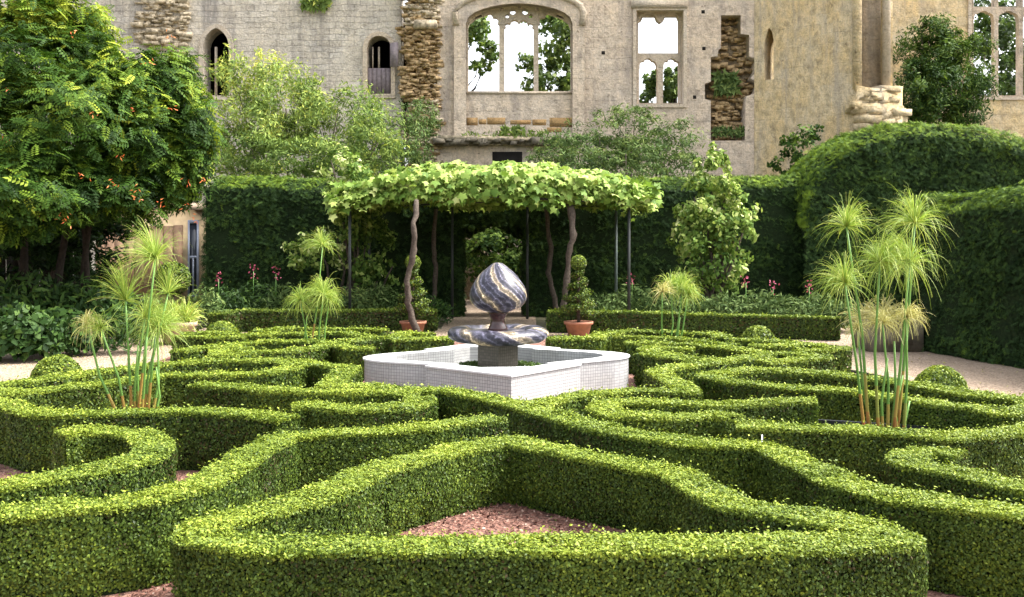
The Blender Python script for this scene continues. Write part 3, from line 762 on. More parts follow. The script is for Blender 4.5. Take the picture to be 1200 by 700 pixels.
# left wall with two small windows
w1 = arch(238, 268, 112, 52, 33); w2 = arch(430, 458, 110, 56, 42, pointed=0)
lw = plate('grey_wall', [(-260, GY), (470, GY), (470, TOP), (-260, TOP)], [w1, w2], YW + .25, .7, STONE_L, ruin)
def frame(name, poly, width, Y, thick, mat, parent, grow=None):
    """moulded surround: ring between an opening outline and the same outline grown outward"""
    c = np.mean(np.array(poly), 0); P = np.array(poly, float); n = len(P); O = []
    for i in range(n):
        a, b, d = P[i - 1], P[i], P[(i + 1) % n]
        t1 = (b - a) / max(np.linalg.norm(b - a), 1e-6); t2 = (d - b) / max(np.linalg.norm(d - b), 1e-6)
        n1 = np.array([t1[1], -t1[0]]); n2 = np.array([t2[1], -t2[0]]); m = n1 + n2; m /= max(np.linalg.norm(m), 1e-6)
        O.append(b + m * width / max(m.dot(n1), .5))
    O = np.array(O)
    if np.abs(O - c).sum() < np.abs(P - c).sum(): O = 2 * P - O
    return plate(name, [tuple(p) for p in O], [[tuple(p) for p in P]], Y, thick, mat, parent)
lab_w = []
lab_w = [frame('window', w, 5, YW + .19, .4, STONE_T, ruin) for w in (w1, w2)]
# dark rooms behind the small windows
for x0, x1 in ((200, 300), (395, 500)):
    mb = MB(); a, b = wpt(x0, 150, YW + 1.0), wpt(x1, 10, YW + 1.0)
    for q in ([(a.x, 3, a.z), (b.x, 3, a.z), (b.x, 3, b.z), (a.x, 3, b.z)], [(a.x, 0, a.z), (a.x, 3, a.z), (a.x, 3, b.z), (a.x, 0, b.z)], [(b.x, 0, a.z), (b.x, 3, a.z), (b.x, 3, b.z), (b.x, 0, b.z)],
              [(a.x, 0, a.z), (b.x, 0, a.z), (b.x, 3, a.z), (a.x, 3, a.z)], [(a.x, 0, b.z), (b.x, 0, b.z), (b.x, 3, b.z), (a.x, 3, b.z)]):
        mb.face([(p[0], p[1] + YW + .96, p[2]) for p in q])
    mb.build('dark_chamber', DARKIN, ruin)
def wbox(name, x0, x1, y0, y1, Y, t, mat, parent=None, jitter=0):
    a, b = wpt(x0, y1, Y), wpt(x1, y0, Y); mb = MB(); mb.box((a.x, Y, a.z), (b.x, Y + t, b.z), 0, 0, None, jitter)
    return mb.build(name, mat, parent)
sub(wbox('mullion', 251.5, 254, 55, 112, YW + .45, .1, STONE_T, ruin), lab_w[0]); sub(wbox('mullion', 443, 445, 55, 80, YW + .45, .1, STONE_T, ruin), lab_w[1])
sub(wbox('mullion', 436, 437.5, 55, 80, YW + .47, .08, STONE_T, ruin), lab_w[1]); sub(wbox('window_board', 430.3, 457.7, 80, 109.5, YW + .42, .06, WOODP, ruin), lab_w[1])
for k in range(5): sub(wbox('window_plank', 430.5 + k * 5.5, 435.6 + k * 5.5, 80.5, 109, YW + .385, .03, WOODP, ruin), lab_w[1])
mb = MB(); a = wpt(458, 79, YW + .1); b = wpt(468, 51, YW + .1)
mb.box((a.x, YW + .02, a.z), (b.x, YW + .07, b.z), 0, math.radians(-25), Vector((a.x, YW + .05, a.z))); sub(mb.build('shutter', WOODP, ruin), lab_w[1])

# main wall
big = [(546, 107), (671, 107), (671, 27), (668, 20), (661, 14.5), (650, 10), (635, 6.5), (620, 4.5), (608.5, 4), (597, 4.5), (582, 6.5), (567, 10), (556, 14.5), (549, 20), (546, 27)]
lo2 = [(746, 122), (801, 122), (801, 12), (746, 12)]
niche = [(833, 165), (833, 118), (826, 116), (826, 98), (833, 96), (833, 67), (841, 66), (842, 58), (845, 57), (845, 18), (868, 18), (868, 40), (878, 41), (878, 66), (886, 70), (885, 84), (880, 92), (888, 97), (884, 110), (874, 113), (873, 165)]
put = [[(x, y), (x + 4, y), (x + 4, y + 4), (x, y + 4)] for x, y in ((823, 55), (822, 12), (803, 15), (801, 112))]
main = plate('main_wall', [(512, GY), (892, GY), (892, TOP), (512, TOP)], [big, lo2, niche], YW, 1.0, STONE_M, ruin)
for (x, y) in ((823, 55), (822, 12), (812, 112), (705, 60)):
    wbox('putlog_shade', x, x + 4, y, y + 4, YW - .004, .02, DARKIN, ruin)  # dark slabs on the wall face paint the shade inside the holes
# surround: three orders of moulding stepping out
bigp = [(546, 156), (671, 156)] + big[2:]
mould = []
for wd, yy, tk, mt in ((5, .06, .3, STONE_T), (10, -.05, .05, STONE_T), (14, -.09, .04, STONE_M)):
    mould.append(frame('window_moulding', bigp, wd, YW + yy - .06, tk, mt, ruin))
hood = [(x, y) for x, y in big[2:]]
mb = MB(); pts = []
for x, y in [(535, 31)] + [(608.5 + (x - 608.5) * 1.20, 107 + (y - 107) * 1.13) for x, y in hood][::-1] + [(682, 31)]:
    q = wpt(x, y); pts.append((q.x, YW - .14, q.z))
mb.tube(pts, .10, 8); mould.append(mb.build('hood_mould', STONE_T, ruin, True))
def cusped(x0, x1, yb, ys, ya, nc=2, cusp=3.2, n=30):
    """lancet with cusps hanging into its head"""
    pts = [(x0, yb), (x1, yb)]; xm = (x0 + x1) / 2; hw = (x1 - x0) / 2
    for k in range(n + 1):
        t = k / n; a = math.pi * t
        bx, by = math.cos(a), math.sin(a)
        x = xm + hw * bx; y = ys + (ya - ys) * by ** .85
        sc = abs(math.sin((nc + 1) * a)) ** .55          # scallops between the cusps
        inn = (1 - sc) * cusp
        if 0 < k < n: x -= inn * bx * .9; y += inn * by
        pts.append((x, y))
    return pts
trac_holes = [cusped(548.5, 585, 107.5, 29, 14.5, 3, 5), cusped(591, 625.5, 107.5, 33, 23, 3, 5), cusped(631, 669, 107.5, 29, 14.5, 3, 5)]
def circ(x, y, r, n=10): return [(x + r * math.cos(2 * math.pi * k / n), y + r * math.sin(2 * math.pi * k / n)) for k in range(n)]
trac_holes += [circ(601, 14, 3.4), circ(615.5, 14, 3.4), circ(608.3, 9, 2.2), circ(594.5, 19, 2.4), circ(622, 19, 2.4), circ(588, 11, 2.2), circ(629, 11, 2.2)]
win = plate('window', [(546.5, 107), (670.5, 107)] + [(608.5 + (x - 608.5) * .996, 107 + (y - 107) * .996) for x, y in big[2:]], trac_holes, YW + .35, .22, STONE_T, ruin)
for q in mould: sub(q, win)
mould = []
sub(plate('tracery_rib', [(549, 24), (608.5, 5), (668, 24), (668, 18), (650, 10.2), (608.5, 4.2), (567, 10.2), (549, 18)], [], YW + .62, .1, STONE_D, ruin), win)
h2 = [cusped(748, 773.2, 62.5, 25, 12.5, 2, 4.5), cusped(774, 799, 62.5, 25, 12.5, 2, 4.5)]
up2 = [(748, 62.5), (799, 62.5), (799, 26), (796, 24), (793, 17), (787, 13), (781, 16), (778, 24), (774, 27), (770, 24), (767, 16), (761, 13), (755, 17), (752, 24), (748, 26)]
win2 = plate('window', [(746.3, 121.8), (800.7, 121.8), (800.7, 12.2), (746.3, 12.2)], [up2, cusped(749, 770.5, 121, 82, 68.5, 2, 2.0), cusped(777, 798, 121, 82, 68.5, 2, 2.0)], YW + .3, .25, STONE_T, ruin)
sub(frame('window_moulding', lo2, 4, YW - .05, .2, STONE_T, ruin), win2)
sub(wbox('lintel', 740, 806, 0, 9, YW - .09, .3, STONE_T, ruin), win2)
# niche back
nb = plate('niche_back', [(815, 176), (900, 176), (900, 5), (815, 5)], [], YW + .55, .25, STONE_N, ruin)
mb = MB(); random.seed(3)
for k in range(330):
    x, y = random.uniform(834, 884), random.uniform(18, 164); q = wpt(x, y, YW + .5); s = random.uniform(.05, .17)
    mb.box((q.x - s, YW + .50 - random.uniform(.0, .16), q.z - s * .28), (q.x + s, YW + .60, q.z + s * .28), 0, random.uniform(-.5, .5), None, .03)
mb.build('niche_rubble', RUBBLE, ruin)
# rubble strip left of the main wall
mb = MB(); mb2 = MB()
for k in range(1900):
    y = random.uniform(-60, 205); wv = 5 * math.sin(y * .11) + 4 * math.sin(y * .27 + 1); x = random.uniform(475 + wv * .7 + (4 if y > 118 else 0), 513 + 2 * math.sin(y * .4))
    q = wpt(x, y, YW + .1); s = random.uniform(.04, .13); (mb if 34 < y < 118 or random.random() < .3 else mb2).box((q.x - s, YW + .10 - random.uniform(.0, .26), q.z - s * .28), (q.x + s, YW + .45, q.z + s * .28), 0, random.uniform(-.5, .5), None, .03)
mb.build('rubble_core', RUBBLE, ruin); mb2.build('rubble_facing', RUBBLEP, ruin)
wbox('corbel', 485, 512, 22, 32, YW - .30, .5, RUBBLEP, ruin, .04)
# sill courses below the big window
wbox('sill_course', 546.5, 670.5, 107.5, 110, YW - .03, .3, STONE_T, ruin)
for x0, x1, y0, y1 in ((547, 560, 138, 147), (561, 570, 140, 146), (571, 592, 138, 146), (598, 622, 141, 146), (624, 640, 140, 147), (644, 670, 138, 149), (641, 658, 149.5, 155)): wbox('orange_stone', x0, x1, y0, y1, YW - .006, .2, STONE_O, ruin, .004)
wbox('ledge', 512, 645, 160, 164, YW - .35, .6, RUBBLEP, ruin, .03)
mb = MB()
for k in range(120):
    q = wpt(random.uniform(512, 645), random.uniform(162, 168), YW - .2); s = random.uniform(.05, .16)
    mb.box((q.x - s, YW - random.uniform(.1, .38), q.z - s * .5), (q.x + s, YW + .1, q.z + s * .5), 0, random.uniform(-.3, .3), None, .04)
mb.build('broken_ledge', LEAD, ruin)
wbox('recess_shade', 577, 612, 178, 200, YW - .006, .05, DARKIN, ruin)  # flat dark slab, the shade of a recess put in as colour
# rubble patch at upper left
mb = MB()
for k in range(300):
    x, y = random.uniform(158, 216), random.uniform(-30, 62)
    if y > 62 - (216 - x) * .4 + 8: continue
    q = wpt(x, y, YW); s = random.uniform(.06, .18)
    mb.box((q.x - s, YW + .24 - random.uniform(.0, .16), q.z - s * .30), (q.x + s, YW + .5, q.z + s * .30), 0, random.uniform(-.4, .4), None, .03)
mb.build('rubble_facing', RUBBLEP, ruin)
# right wing: a wall swinging forward, a broken pier, then the far gable
mb = MB(); A, B = wpt(884, 0, YW - .02), wpt(1003, 0, 26.4)
slit = None
wing = plate('wing_wall', [(0, 0), (4.9, 0), (4.9, 13), (0, 13)], [[(.50, 6.15), (.98, 6.15), (.98, 7.25), (.90, 7.5), (.74, 7.62), (.58, 7.4), (.50, 7.15)]], 0, .8, STONE_R, None, plane='m')
dx, dy = B.x - A.x, B.y - A.y; L = math.hypot(dx, dy)
wing.matrix_world = Matrix.Translation((A.x, A.y, 0)) @ Matrix.Rotation(math.atan2(dy, dx), 4, 'Z') @ Matrix.Diagonal((L / 4.9, 1, 1, 1))
wing.parent = ruin; wing.matrix_parent_inverse = Matrix.Translation((0, -YW, 0))
mb = MB(); q = atY(903, 70, 28.4); mb.box((q.x - .8, 28.6, q.z - 1.5), (q.x + 1.2, 28.9, q.z + 1.5)); mb.build('slit_backing', DARKIN, ruin)
YP = 26.4
pier = wbox('pier', 1000, 1010, TOP, 104, YP - .02, 1.6, STONE_R, ruin)
wbox('pier_recess', 1010, 1036, TOP, 102, YP + .45, 1.2, STONE_M, ruin)
mb = MB(); q0, q1 = atY(1040.5, 102, YP), atY(1040.5, TOP, YP)
mb.tube([(q0.x, YP + .1, q0.z), (q1.x, YP + .1, q1.z)], .105, 12); mb.build('shaft', STONE_T, ruin, True)
wbox('pier_back', 1036, 1046, TOP, 104, YP + .2, 1.4, STONE_R, ruin)
mb = MB()
for k in range(150):
    y = random.uniform(104, 215); x = random.uniform(1004, 1044 + min(10, (y - 100) * .4)); q = wpt(x, y, YP); s = random.uniform(.12, .34)
    mb.box((q.x - s, YP - random.uniform(.02, .20), q.z - s * .36), (q.x + s, YP + .9, q.z + s * .36), 0, random.uniform(-.3, .3), None, .05)
q0, q1 = wpt(1003, GY, YP), wpt(1056, 104, YP); mb.box((q0.x, YP - .1, 0), (q1.x, YP + 1.2, q1.z))
mb.build('broken_base', STONE_R, ruin)
YG = 31.0
gw = [(1139, 113), (1225, 113), (1225, -60), (1139, -60)]
plate('far_wall', [(1005, HY + F * H / YG), (1500, HY + F * H / YG), (1500, TOP), (1005, TOP)], [gw], YG, .8, STONE_R, ruin)
gh = []
for x0 in (1141, 1170, 1199): gh.append(cusped(x0, x0 + 24, 112, 22, 12, 2, 1.5)); gh.append([(x0, 8), (x0 + 24, 8), (x0 + 24, -55), (x0, -55)])
for k in range(3): gh[2 * k] = cusped(1141 + 29 * k, 1165 + 29 * k, 112, 24, 13, 2, 1.5)
win3 = plate('window', [(1139.5, 112.8), (1224.5, 112.8), (1224.5, -59), (1139.5, -59)], gh, YG + .3, .2, STONE_M, ruin)
sub(frame('window_moulding', gw, 4, YG - .05, .2, STONE_T, ruin), win3)

# ------------------------------------------------------------------ shrubs and trees
def branches(mb, base, tips, r0=.06, seg=5, wobble=.08, mi=0):
    base = Vector(base)
    for t in tips:
        t = Vector(t); pts = []; rs = []
        for k in range(seg + 1):
            u = k / seg; p = base.lerp(t, u); p.x += random.uniform(-wobble, wobble) * math.sin(u * 3.1); p.y += random.uniform(-wobble, wobble) * math.sin(u * 3.1)
            pts.append(p); rs.append(r0 * (1 - .75 * u))
        mb.tube(pts, rs, 7, mi)

# trumpet vine mass on the left
tv = thing('trumpet_vine', 'huge green trumpet vine with orange flowers, overhanging dark trunks beside the left path', 'vine', (-6.6, 15, 0))
mb = MB()
def pxc(x, y, Y, rx, ry, rz): return tuple(atY(x, y, Y)), (rx / F * Y, rz, ry / F * Y)
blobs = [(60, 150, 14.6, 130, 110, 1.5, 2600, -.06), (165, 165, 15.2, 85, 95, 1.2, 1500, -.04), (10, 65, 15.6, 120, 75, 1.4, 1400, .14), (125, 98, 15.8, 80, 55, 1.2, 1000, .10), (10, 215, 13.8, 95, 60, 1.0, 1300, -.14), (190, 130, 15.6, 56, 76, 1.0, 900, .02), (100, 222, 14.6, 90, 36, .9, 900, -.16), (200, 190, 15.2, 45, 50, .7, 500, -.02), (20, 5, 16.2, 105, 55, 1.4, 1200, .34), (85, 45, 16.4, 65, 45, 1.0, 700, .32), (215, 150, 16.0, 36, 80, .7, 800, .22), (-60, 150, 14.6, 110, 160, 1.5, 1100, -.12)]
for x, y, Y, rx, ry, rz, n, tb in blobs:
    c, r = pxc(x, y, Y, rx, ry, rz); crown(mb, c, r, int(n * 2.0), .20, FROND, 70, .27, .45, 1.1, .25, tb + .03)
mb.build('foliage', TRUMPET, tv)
mb = MB()
for k in range(30):
    x, y = random.uniform(-20, 236), random.uniform(25, 262)
    if random.random() < .2: x = random.uniform(195, 240); y = random.uniform(150, 250)
    p = atY(x, y, 13.25 + 1.5 * ((x - 70) / 170) ** 2 + 1.2 * max(0, (120 - y) / 120) ** 2 + random.uniform(-.1, .1)); n = 5
    P = np.array(p) + RNG.normal(0, .04, (n, 3)); leaves(mb, P, np.tile((0, -1.0, 0.3), (n, 1)), .058, RNG.random(n), LANCE, 0, .8)
mb.build('orange_blossom', FLOWO, tv)
for x0, y0, x1, y1, r in ((60, 320, 75, 175, .065), (30, 325, 10, 190, .06), (90, 318, 130, 190, .05), (20, 330, 60, 240, .05), (105, 322, 95, 200, .05)):
    mb = MB(); a, b = atY(x0, 372, 15.4), atY(x1, y1, 15.4); mid = atY((x0 + x1) / 2 + random.uniform(-12, 12), 270, 15.4)
    mb.tube([(a.x, 15.4, 0), tuple(a.lerp(mid, .6)), tuple(mid), tuple(b)], [r, r * .9, r * .8, r * .6], 9); mb.build('trunk', DBARK, tv)
# dark lattice fence behind the trunks
mb = MB()
for k in range(16):
    x = -11.9 + k * .29; mb.box((x, 16.9, 0), (x + .27, 16.93, 2.5 + .02 * (k % 3)))
tag(mb.build('board_fence', plain('dark_boards', (.018, .014, .011), .9, .4, 6)), 'dark board fence in the shade under the trumpet vine', 'fence')

def shrub(name, label, cat, blobs, mat, size, tmpl, group=None, Ybase=None, stems=True, tilt=.7, up=.5, droop=None, nc=30, spread=.3, bark=BARK, tvar=.2, shell=.55):
    bx = sum(b[0] for b in blobs) / len(blobs); Y = Ybase or blobs[0][2]
    root = thing(name, label, cat, ((bx - CX) / F * Y, Y, 0), group)
    mb = MB(); cs = []
    for x, y, Yb, rx, ry, rz, n, tb in blobs:
        c, r = pxc(x, y, Yb, rx, ry, rz); cs.append(c); crown(mb, c, r, n, size, tmpl, nc, spread, tilt, up, droop, tb, 0, shell, .02, tvar)
    mb.build('foliage', mat, root)
    if stems:
        mb = MB()
        for c in cs: branches(mb, (root.location.x + random.uniform(-.15, .15), Y + random.uniform(-.1, .1), 0), [(c[0], c[1], c[2]), (c[0] + random.uniform(-.4, .4), c[1], c[2] + .3)], .05)
        mb.build('stem', bark, root)
    return root
PALEK = 1.5
shrub('pale_shrub', 'loose pale yellow-green shrub against the grey wall, right of the trumpet vine', 'shrub',
      [(290, 160, 23.5, 55, 55, 1.2, 5200, .12), (335, 122, 24.2, 60, 58, 1.0, 5200, .2), (395, 148, 24.0, 60, 57, 1.2, 6000, .02), (440, 165, 23.5, 45, 42, 1.0, 3400, .03), (270, 110, 24.5, 28, 50, .7, 1600, .3), (345, 185, 22.6, 90, 30, .6, 4200, -.02), (305, 92, 24.5, 28, 36, .7, 1200, .32)], BUDD, .13, LANCE, None, 24, True, .7, .4, .3, 40, .30)
shrub('dark_twiggy_shrub', 'darker twiggy shrub at the foot of the rubble strip', 'shrub',
      [(470, 160, 25.5, 42, 42, .9, 2400, -.1), (492, 140, 26, 25, 28, .6, 700, 0), (450, 180, 24.5, 50, 25, .6, 1300, -.05)], GREY, .12, LANCE, None, 25, True, .7, .4, .3, 30, .28)
shrub('grey_green_shrub', 'dense grey-green shrub below the two-light window', 'shrub',
      [(700, 175, 24.5, 70, 38, 1.2, 4200, 0), (735, 155, 25, 55, 32, 1.0, 3200, .05), (780, 175, 24.5, 50, 38, 1.1, 2800, 0), (660, 188, 24, 40, 25, .9, 1600, .05), (740, 195, 23.4, 90, 26, .7, 2800, -.05)], GREY, .12, LANCE, None, 24.5, True, .8, .5, -.2, 60, .22, BARK, .16, .5)
shrub('pale_climber', 'pale variegated climber on a tall support, right of the pergola', 'climber',
      [(835, 205, 19.2, 20, 38, .4, 1000, .2), (832, 250, 19.0, 38, 55, .6, 1700, .12), (838, 300, 18.9, 46, 50, .7, 1700, .04), (864, 265, 19.0, 28, 52, .5, 900, .16), (806, 290, 19.0, 28, 48, .5, 900, .08)], CLIMB, .105, RHOMB, None, 19.1, True, .7, .3, .4, 36, .24)
shrub('pale_climber', 'pale variegated climber hanging at the left end of the pergola', 'climber',
      [(420, 240, 19.6, 36, 50, .5, 1700, 0), (428, 290, 19.6, 34, 50, .5, 1500, -.05), (405, 205, 20.0, 36, 30, .5, 1000, .15), (375, 295, 19.6, 42, 28, .5, 1000, .1), (442, 330, 19.4, 24, 38, .4, 700, -.1)], CLIMB, .105, RHOMB, None, 19.7, True, .7, .3, .4, 30, .26)
shrub('wall_climber', 'dark green climber mounded against the far wall beside the right window', 'climber',
      [(1090, 75, 29.0, 45, 50, 1.0, 6500, .05), (1115, 95, 28.5, 50, 48, 1.0, 6500, .08), (1072, 110, 28.2, 34, 40, .8, 3600, .0), (1142, 75, 29.4, 26, 38, .7, 1800, .22), (1088, 48, 29.2, 36, 28, .7, 2000, .1), (1100, 132, 28.3, 52, 22, .7, 3000, -.08)], WALLCL, .15, LANCE, None, 29, True, .7, .5, .3, 34, .28)
shrub('green_climber', 'small ivy-like climber at the foot of the golden wing wall', 'climber',
      [(945, 175, 25.6, 28, 26, .4, 700, .1), (925, 190, 25.6, 24, 16, .4, 420, .05), (956, 155, 25.8, 9, 10, .3, 130, -.1)], WALLCL, .12, RHOMB, None, 25.7, False, .7, .4, .2, 18, .3)
shrub('dark_shrub', 'very dark shrub filling the shade behind the vine trunks', 'shrub', [(20, 300, 16.2, 70, 50, .5, 2600, -.25), (95, 300, 16.3, 55, 50, .5, 2200, -.25), (60, 260, 16.4, 110, 35, .5, 2600, -.25)], DARKL, .15, LANCE, None, 16.5)
# trees beyond the ruin
def tree(label, blobs, Y, X):
    root = thing('tree', label, 'tree', (X, Y, 0), 'trees behind the ruin'); mb = MB(); cs = []
    for x, y, Yb, rx, ry, rz, n, tb in blobs:
        c, r = pxc(x, y, Yb, rx, ry, rz); cs.append(c); crown(mb, c, r, n, .20, RHOMB, 26, .26, .8, .3, .2, tb, 0, .3)
    mb.build('crown', TREEL, root)
    tz = min(c[2] for c in cs) + .2; mb = MB(); mb.tube([(X, Y, 0), (X + .1, Y, tz * .4), (X, Y, tz * .75), (X + .05, Y, tz)], [.22, .19, .14, .06], 10)
    for c in cs: branches(mb, (X, Y, tz * .72), [c], .06, 6, .3)
    mb.build('trunk', DBARK, root)
tree('leafy tree seen through the right lights of the largest window', [(660, 55, 37, 34, 50, 1.5, 2600, .1), (635, 95, 37, 26, 24, 1.2, 700, .05), (668, 95, 37, 22, 20, 1.2, 900, 0), (620, 75, 37, 16, 12, 1, 260, .1), (650, 15, 37.5, 40, 20, 1.4, 900, .1)], 37, 2.3)
tree('leafy tree whose boughs hang in the left light of the largest window', [(553, 35, 37, 26, 28, 1.3, 1300, .1), (575, 62, 37, 17, 14, .9, 380, .12), (560, 78, 37, 14, 10, .9, 220, .15), (540, 20, 37.5, 30, 24, 1.2, 700, .1)], 37.5, -2.6)
tree('small dark tree seen through the lower lights of the two-light window', [(788, 102, 35, 16, 22, 1.2, 2000, -.1), (764, 100, 35, 12, 20, 1.0, 500, -.15), (755, 118, 35, 10, 8, .8, 160, -.1)], 35, 5.78)
tree('dark tree filling the right hand ruined window', [(1175, 60, 40, 50, 60, 2, 3600, -.3), (1160, 20, 40, 40, 30, 1.5, 1500, -.3), (1200, 100, 39, 40, 30, 1.5, 1500, -.3)], 40, 20)

# tufts growing on the masonry
def tuft(label, x, y, Y, w, h, n, mat=GREY):
    mb = MB(); q = atY(x, y, Y); P = np.array(q) + np.stack([RNG.uniform(-w, w, n), RNG.uniform(-.08, .02, n), RNG.uniform(0, h, n)], 1)
    leaves(mb, P, np.tile((0, -1.0, 0), (n, 1)), h * .9, RNG.normal(.5, .2, n), LANCE, 0, .5, 0, -.7)
    tag(mb.build('wall_plant', mat), label, 'wall plant')
tuft('grass tuft on the ledge below the largest window', 600, 160, YW - .3, .35, .26, 110, BUDD)
tuft('thin dry grass on the ledge, left of the bigger tuft', 565, 161, YW - .3, .6, .16, 50, BUDD)
tuft('short grass at the right end of the ledge', 630, 161, YW - .3, .3, .2, 45, BUDD)
tuft('green tuft inside the broken niche', 851, 108, YW + .2, .32, .5, 150)
tuft('green tuft on the ledge at the bottom of the niche', 855, 160, YW + .1, .5, .25, 150)
tuft('tuft hanging on the grey wall near the top', 370, 12, YW + .15, .4, .35, 140, BUDD)

# ------------------------------------------------------------------ garden building at the left
gb = thing('garden_building', 'cream building with tan boards and a blue window, glimpsed between vine and yew', 'building', (-8.2, 22.5, 0))
YB2 = 22.4
def gbox(name, x0, x1, y0, y1, Y, t, mat): 
    o = wbox(name, x0, x1, y0, y1, Y, t, mat, gb); return o
gbox('wall', 120, 246, 246, HY + F * H / YB2 - .3, YB2, .4, CREAM)
gbox('cornice', 118, 248, 238, 246.2, YB2 - .12, .6, PALESTONE)
for k in range(9): gbox('board', 112 + k * 11.4, 122.6 + k * 11.4, 264 + k % 2, 345, YB2 - .05, .045, BOARD)
w = gbox('window', 221, 231.5, 262, 345, YB2 - .03, .03, GLASS)
for x0, x1, y0, y1 in ((220, 222, 258, 348), (230.5, 232.5, 258, 348), (222, 230.5, 258, 262), (222, 230.5, 300, 303), (222, 230.5, 345, 348), (225.6, 226.9, 303, 345)): 
    sub(gbox('window_frame', x0, x1, y0, y1, YB2 - .06, .05, BLUEP), w)

# ------------------------------------------------------------------ pergola and grapevine
PC = Vector((-.36, 19.0, 0))
pg = thing('iron_pergola', 'dark iron pergola with thin posts carrying the grapevine', 'pergola', PC)
YF, YK = 17.85, 20.2
posts = [(410, YF), (737, YF), (433, YK), (722, YK), (530, YK), (618, YK)]
mats = {}
for x, Y in posts:
    mb = MB(); X = (x - CX) / F * Y; mb.tube([(X, Y, 0), (X, Y, 2.3)], .028, 8); mb.build('post', IRON if x != 722 else GALV, pg)
for (xa, Ya), (xb, Yb) in (((410, YF), (737, YF)), ((433, YK), (722, YK)), ((410, YF), (433, YK)), ((737, YF), (722, YK))):
    mb = MB(); mb.tube([((xa - CX) / F * Ya, Ya, 2.3), (((xa - CX) / F * Ya + (xb - CX) / F * Yb) / 2, (Ya + Yb) / 2, 2.42), ((xb - CX) / F * Yb, Yb, 2.3)], .022, 6); mb.build('rail', IRON, pg)
gv = thing('grapevine', 'grapevine with bright yellow-green leaves spread over the pergola like a roof', 'vine', PC)
mb = MB()
n = 6200
u = RNG.uniform(-1, 1, n); v = RNG.uniform(-1, 1, n)
rr = np.maximum(np.abs(u) ** 2.6, np.abs(v) ** 2.6)
top = 3.06 - .58 * np.abs(u) ** 3.0 - .25 * np.abs(v) ** 3
X = PC.x + u * 2.95; Yv = PC.y + v * 1.42
P = np.stack([X, Yv, top], 1); P[:, 2] += .12 * wob(P, 2.6, 1) + .07 * wob(P, 6.5, 2) - RNG.random(n) ** 2 * .30
N = np.stack([u * .3, v * .4 - .25, np.ones(n)], 1)
leaves(mb, P, N, .165 * RNG.uniform(.6, 1.3, n), RNG.normal(.55, .26, n) + .1 * wob(P, 4), LOBED, 0, .5)
# hanging skirt around the rim
n = 5600; a = RNG.uniform(0, 2 * np.pi, n); se = (np.abs(np.cos(a)) ** 3 + np.abs(np.sin(a)) ** 3) ** (-1 / 3)
X = PC.x + 2.95 * se * np.cos(a); Yv = PC.y + 1.42 * se * np.sin(a)
dn = RNG.random(n)
edge = 3.06 - .58 * np.abs(se * np.cos(a)) ** 3.0 - .25 * np.abs(se * np.sin(a)) ** 3
P = np.stack([X, Yv, np.zeros(n)], 1); low = 2.30 + .16 * wob(P, 3.2, 4) + .07 * wob(P, 8, 5)
P[:, 2] = edge + (low - edge) * dn + .03
P[:, :2] += RNG.normal(0, .10, (n, 2))
N = np.stack([np.cos(a) * .9, np.sin(a) * 1.0, np.full(n, .8)], 1)
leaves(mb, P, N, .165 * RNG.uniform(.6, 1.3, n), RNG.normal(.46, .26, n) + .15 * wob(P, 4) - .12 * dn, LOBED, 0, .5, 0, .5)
# a sparse underside
n = 1500; P = np.stack([PC.x + RNG.uniform(-3, 3, n), PC.y + RNG.uniform(-1.35, 1.35, n), RNG.uniform(2.35, 2.7, n)], 1)
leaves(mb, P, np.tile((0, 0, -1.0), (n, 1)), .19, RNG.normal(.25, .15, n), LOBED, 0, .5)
mb.build('foliage', VINE, gv)
def trunk(pts, rs, Y, parent, name='trunk', mat=BARK):
    mb = MB(); P = [atY(x, y, Y + dy) for x, y, dy in pts]; P[0].z = 0
    Q = []; Rr = []
    for i in range(len(P) - 1):
        for k in range(4):
            t = k / 4; q = P[i].lerp(P[i + 1], t); q.x += random.uniform(-.022, .022); q.y += random.uniform(-.02, .02); Q.append(q); Rr.append((rs[i] * (1 - t) + rs[i + 1] * t) * random.uniform(.8, 1.2))
    Q.append(P[-1]); Rr.append(rs[-1]); mb.tube(Q, Rr, 9); return mb.build(name, mat, parent, True)
trunk([(652, 389, 0), (660, 365, 0), (664, 335, 0), (667, 300, 0), (671, 275, 0), (670, 245, .2), (664, 222, .6)], [.085, .07, .058, .055, .06, .062, .045], 17.5, gv)
trunk([(489, 394, 0), (478, 355, 0), (477, 330, 0), (484, 300, 0), (485, 270, 0), (488, 235, .3)], [.07, .06, .052, .05, .05, .04], 16.6, gv)
trunk([(504, 378, 0), (508, 350, 0), (511, 320, 0), (507, 290, 0), (511, 245, 0)], [.05, .045, .045, .045, .04], 20.0, gv)
trunk([(656, 374, 0), (650, 350, 0), (643, 320, 0), (645, 290, 0), (640, 245, 0)], [.06, .05, .05, .05, .045], 20.0, gv)

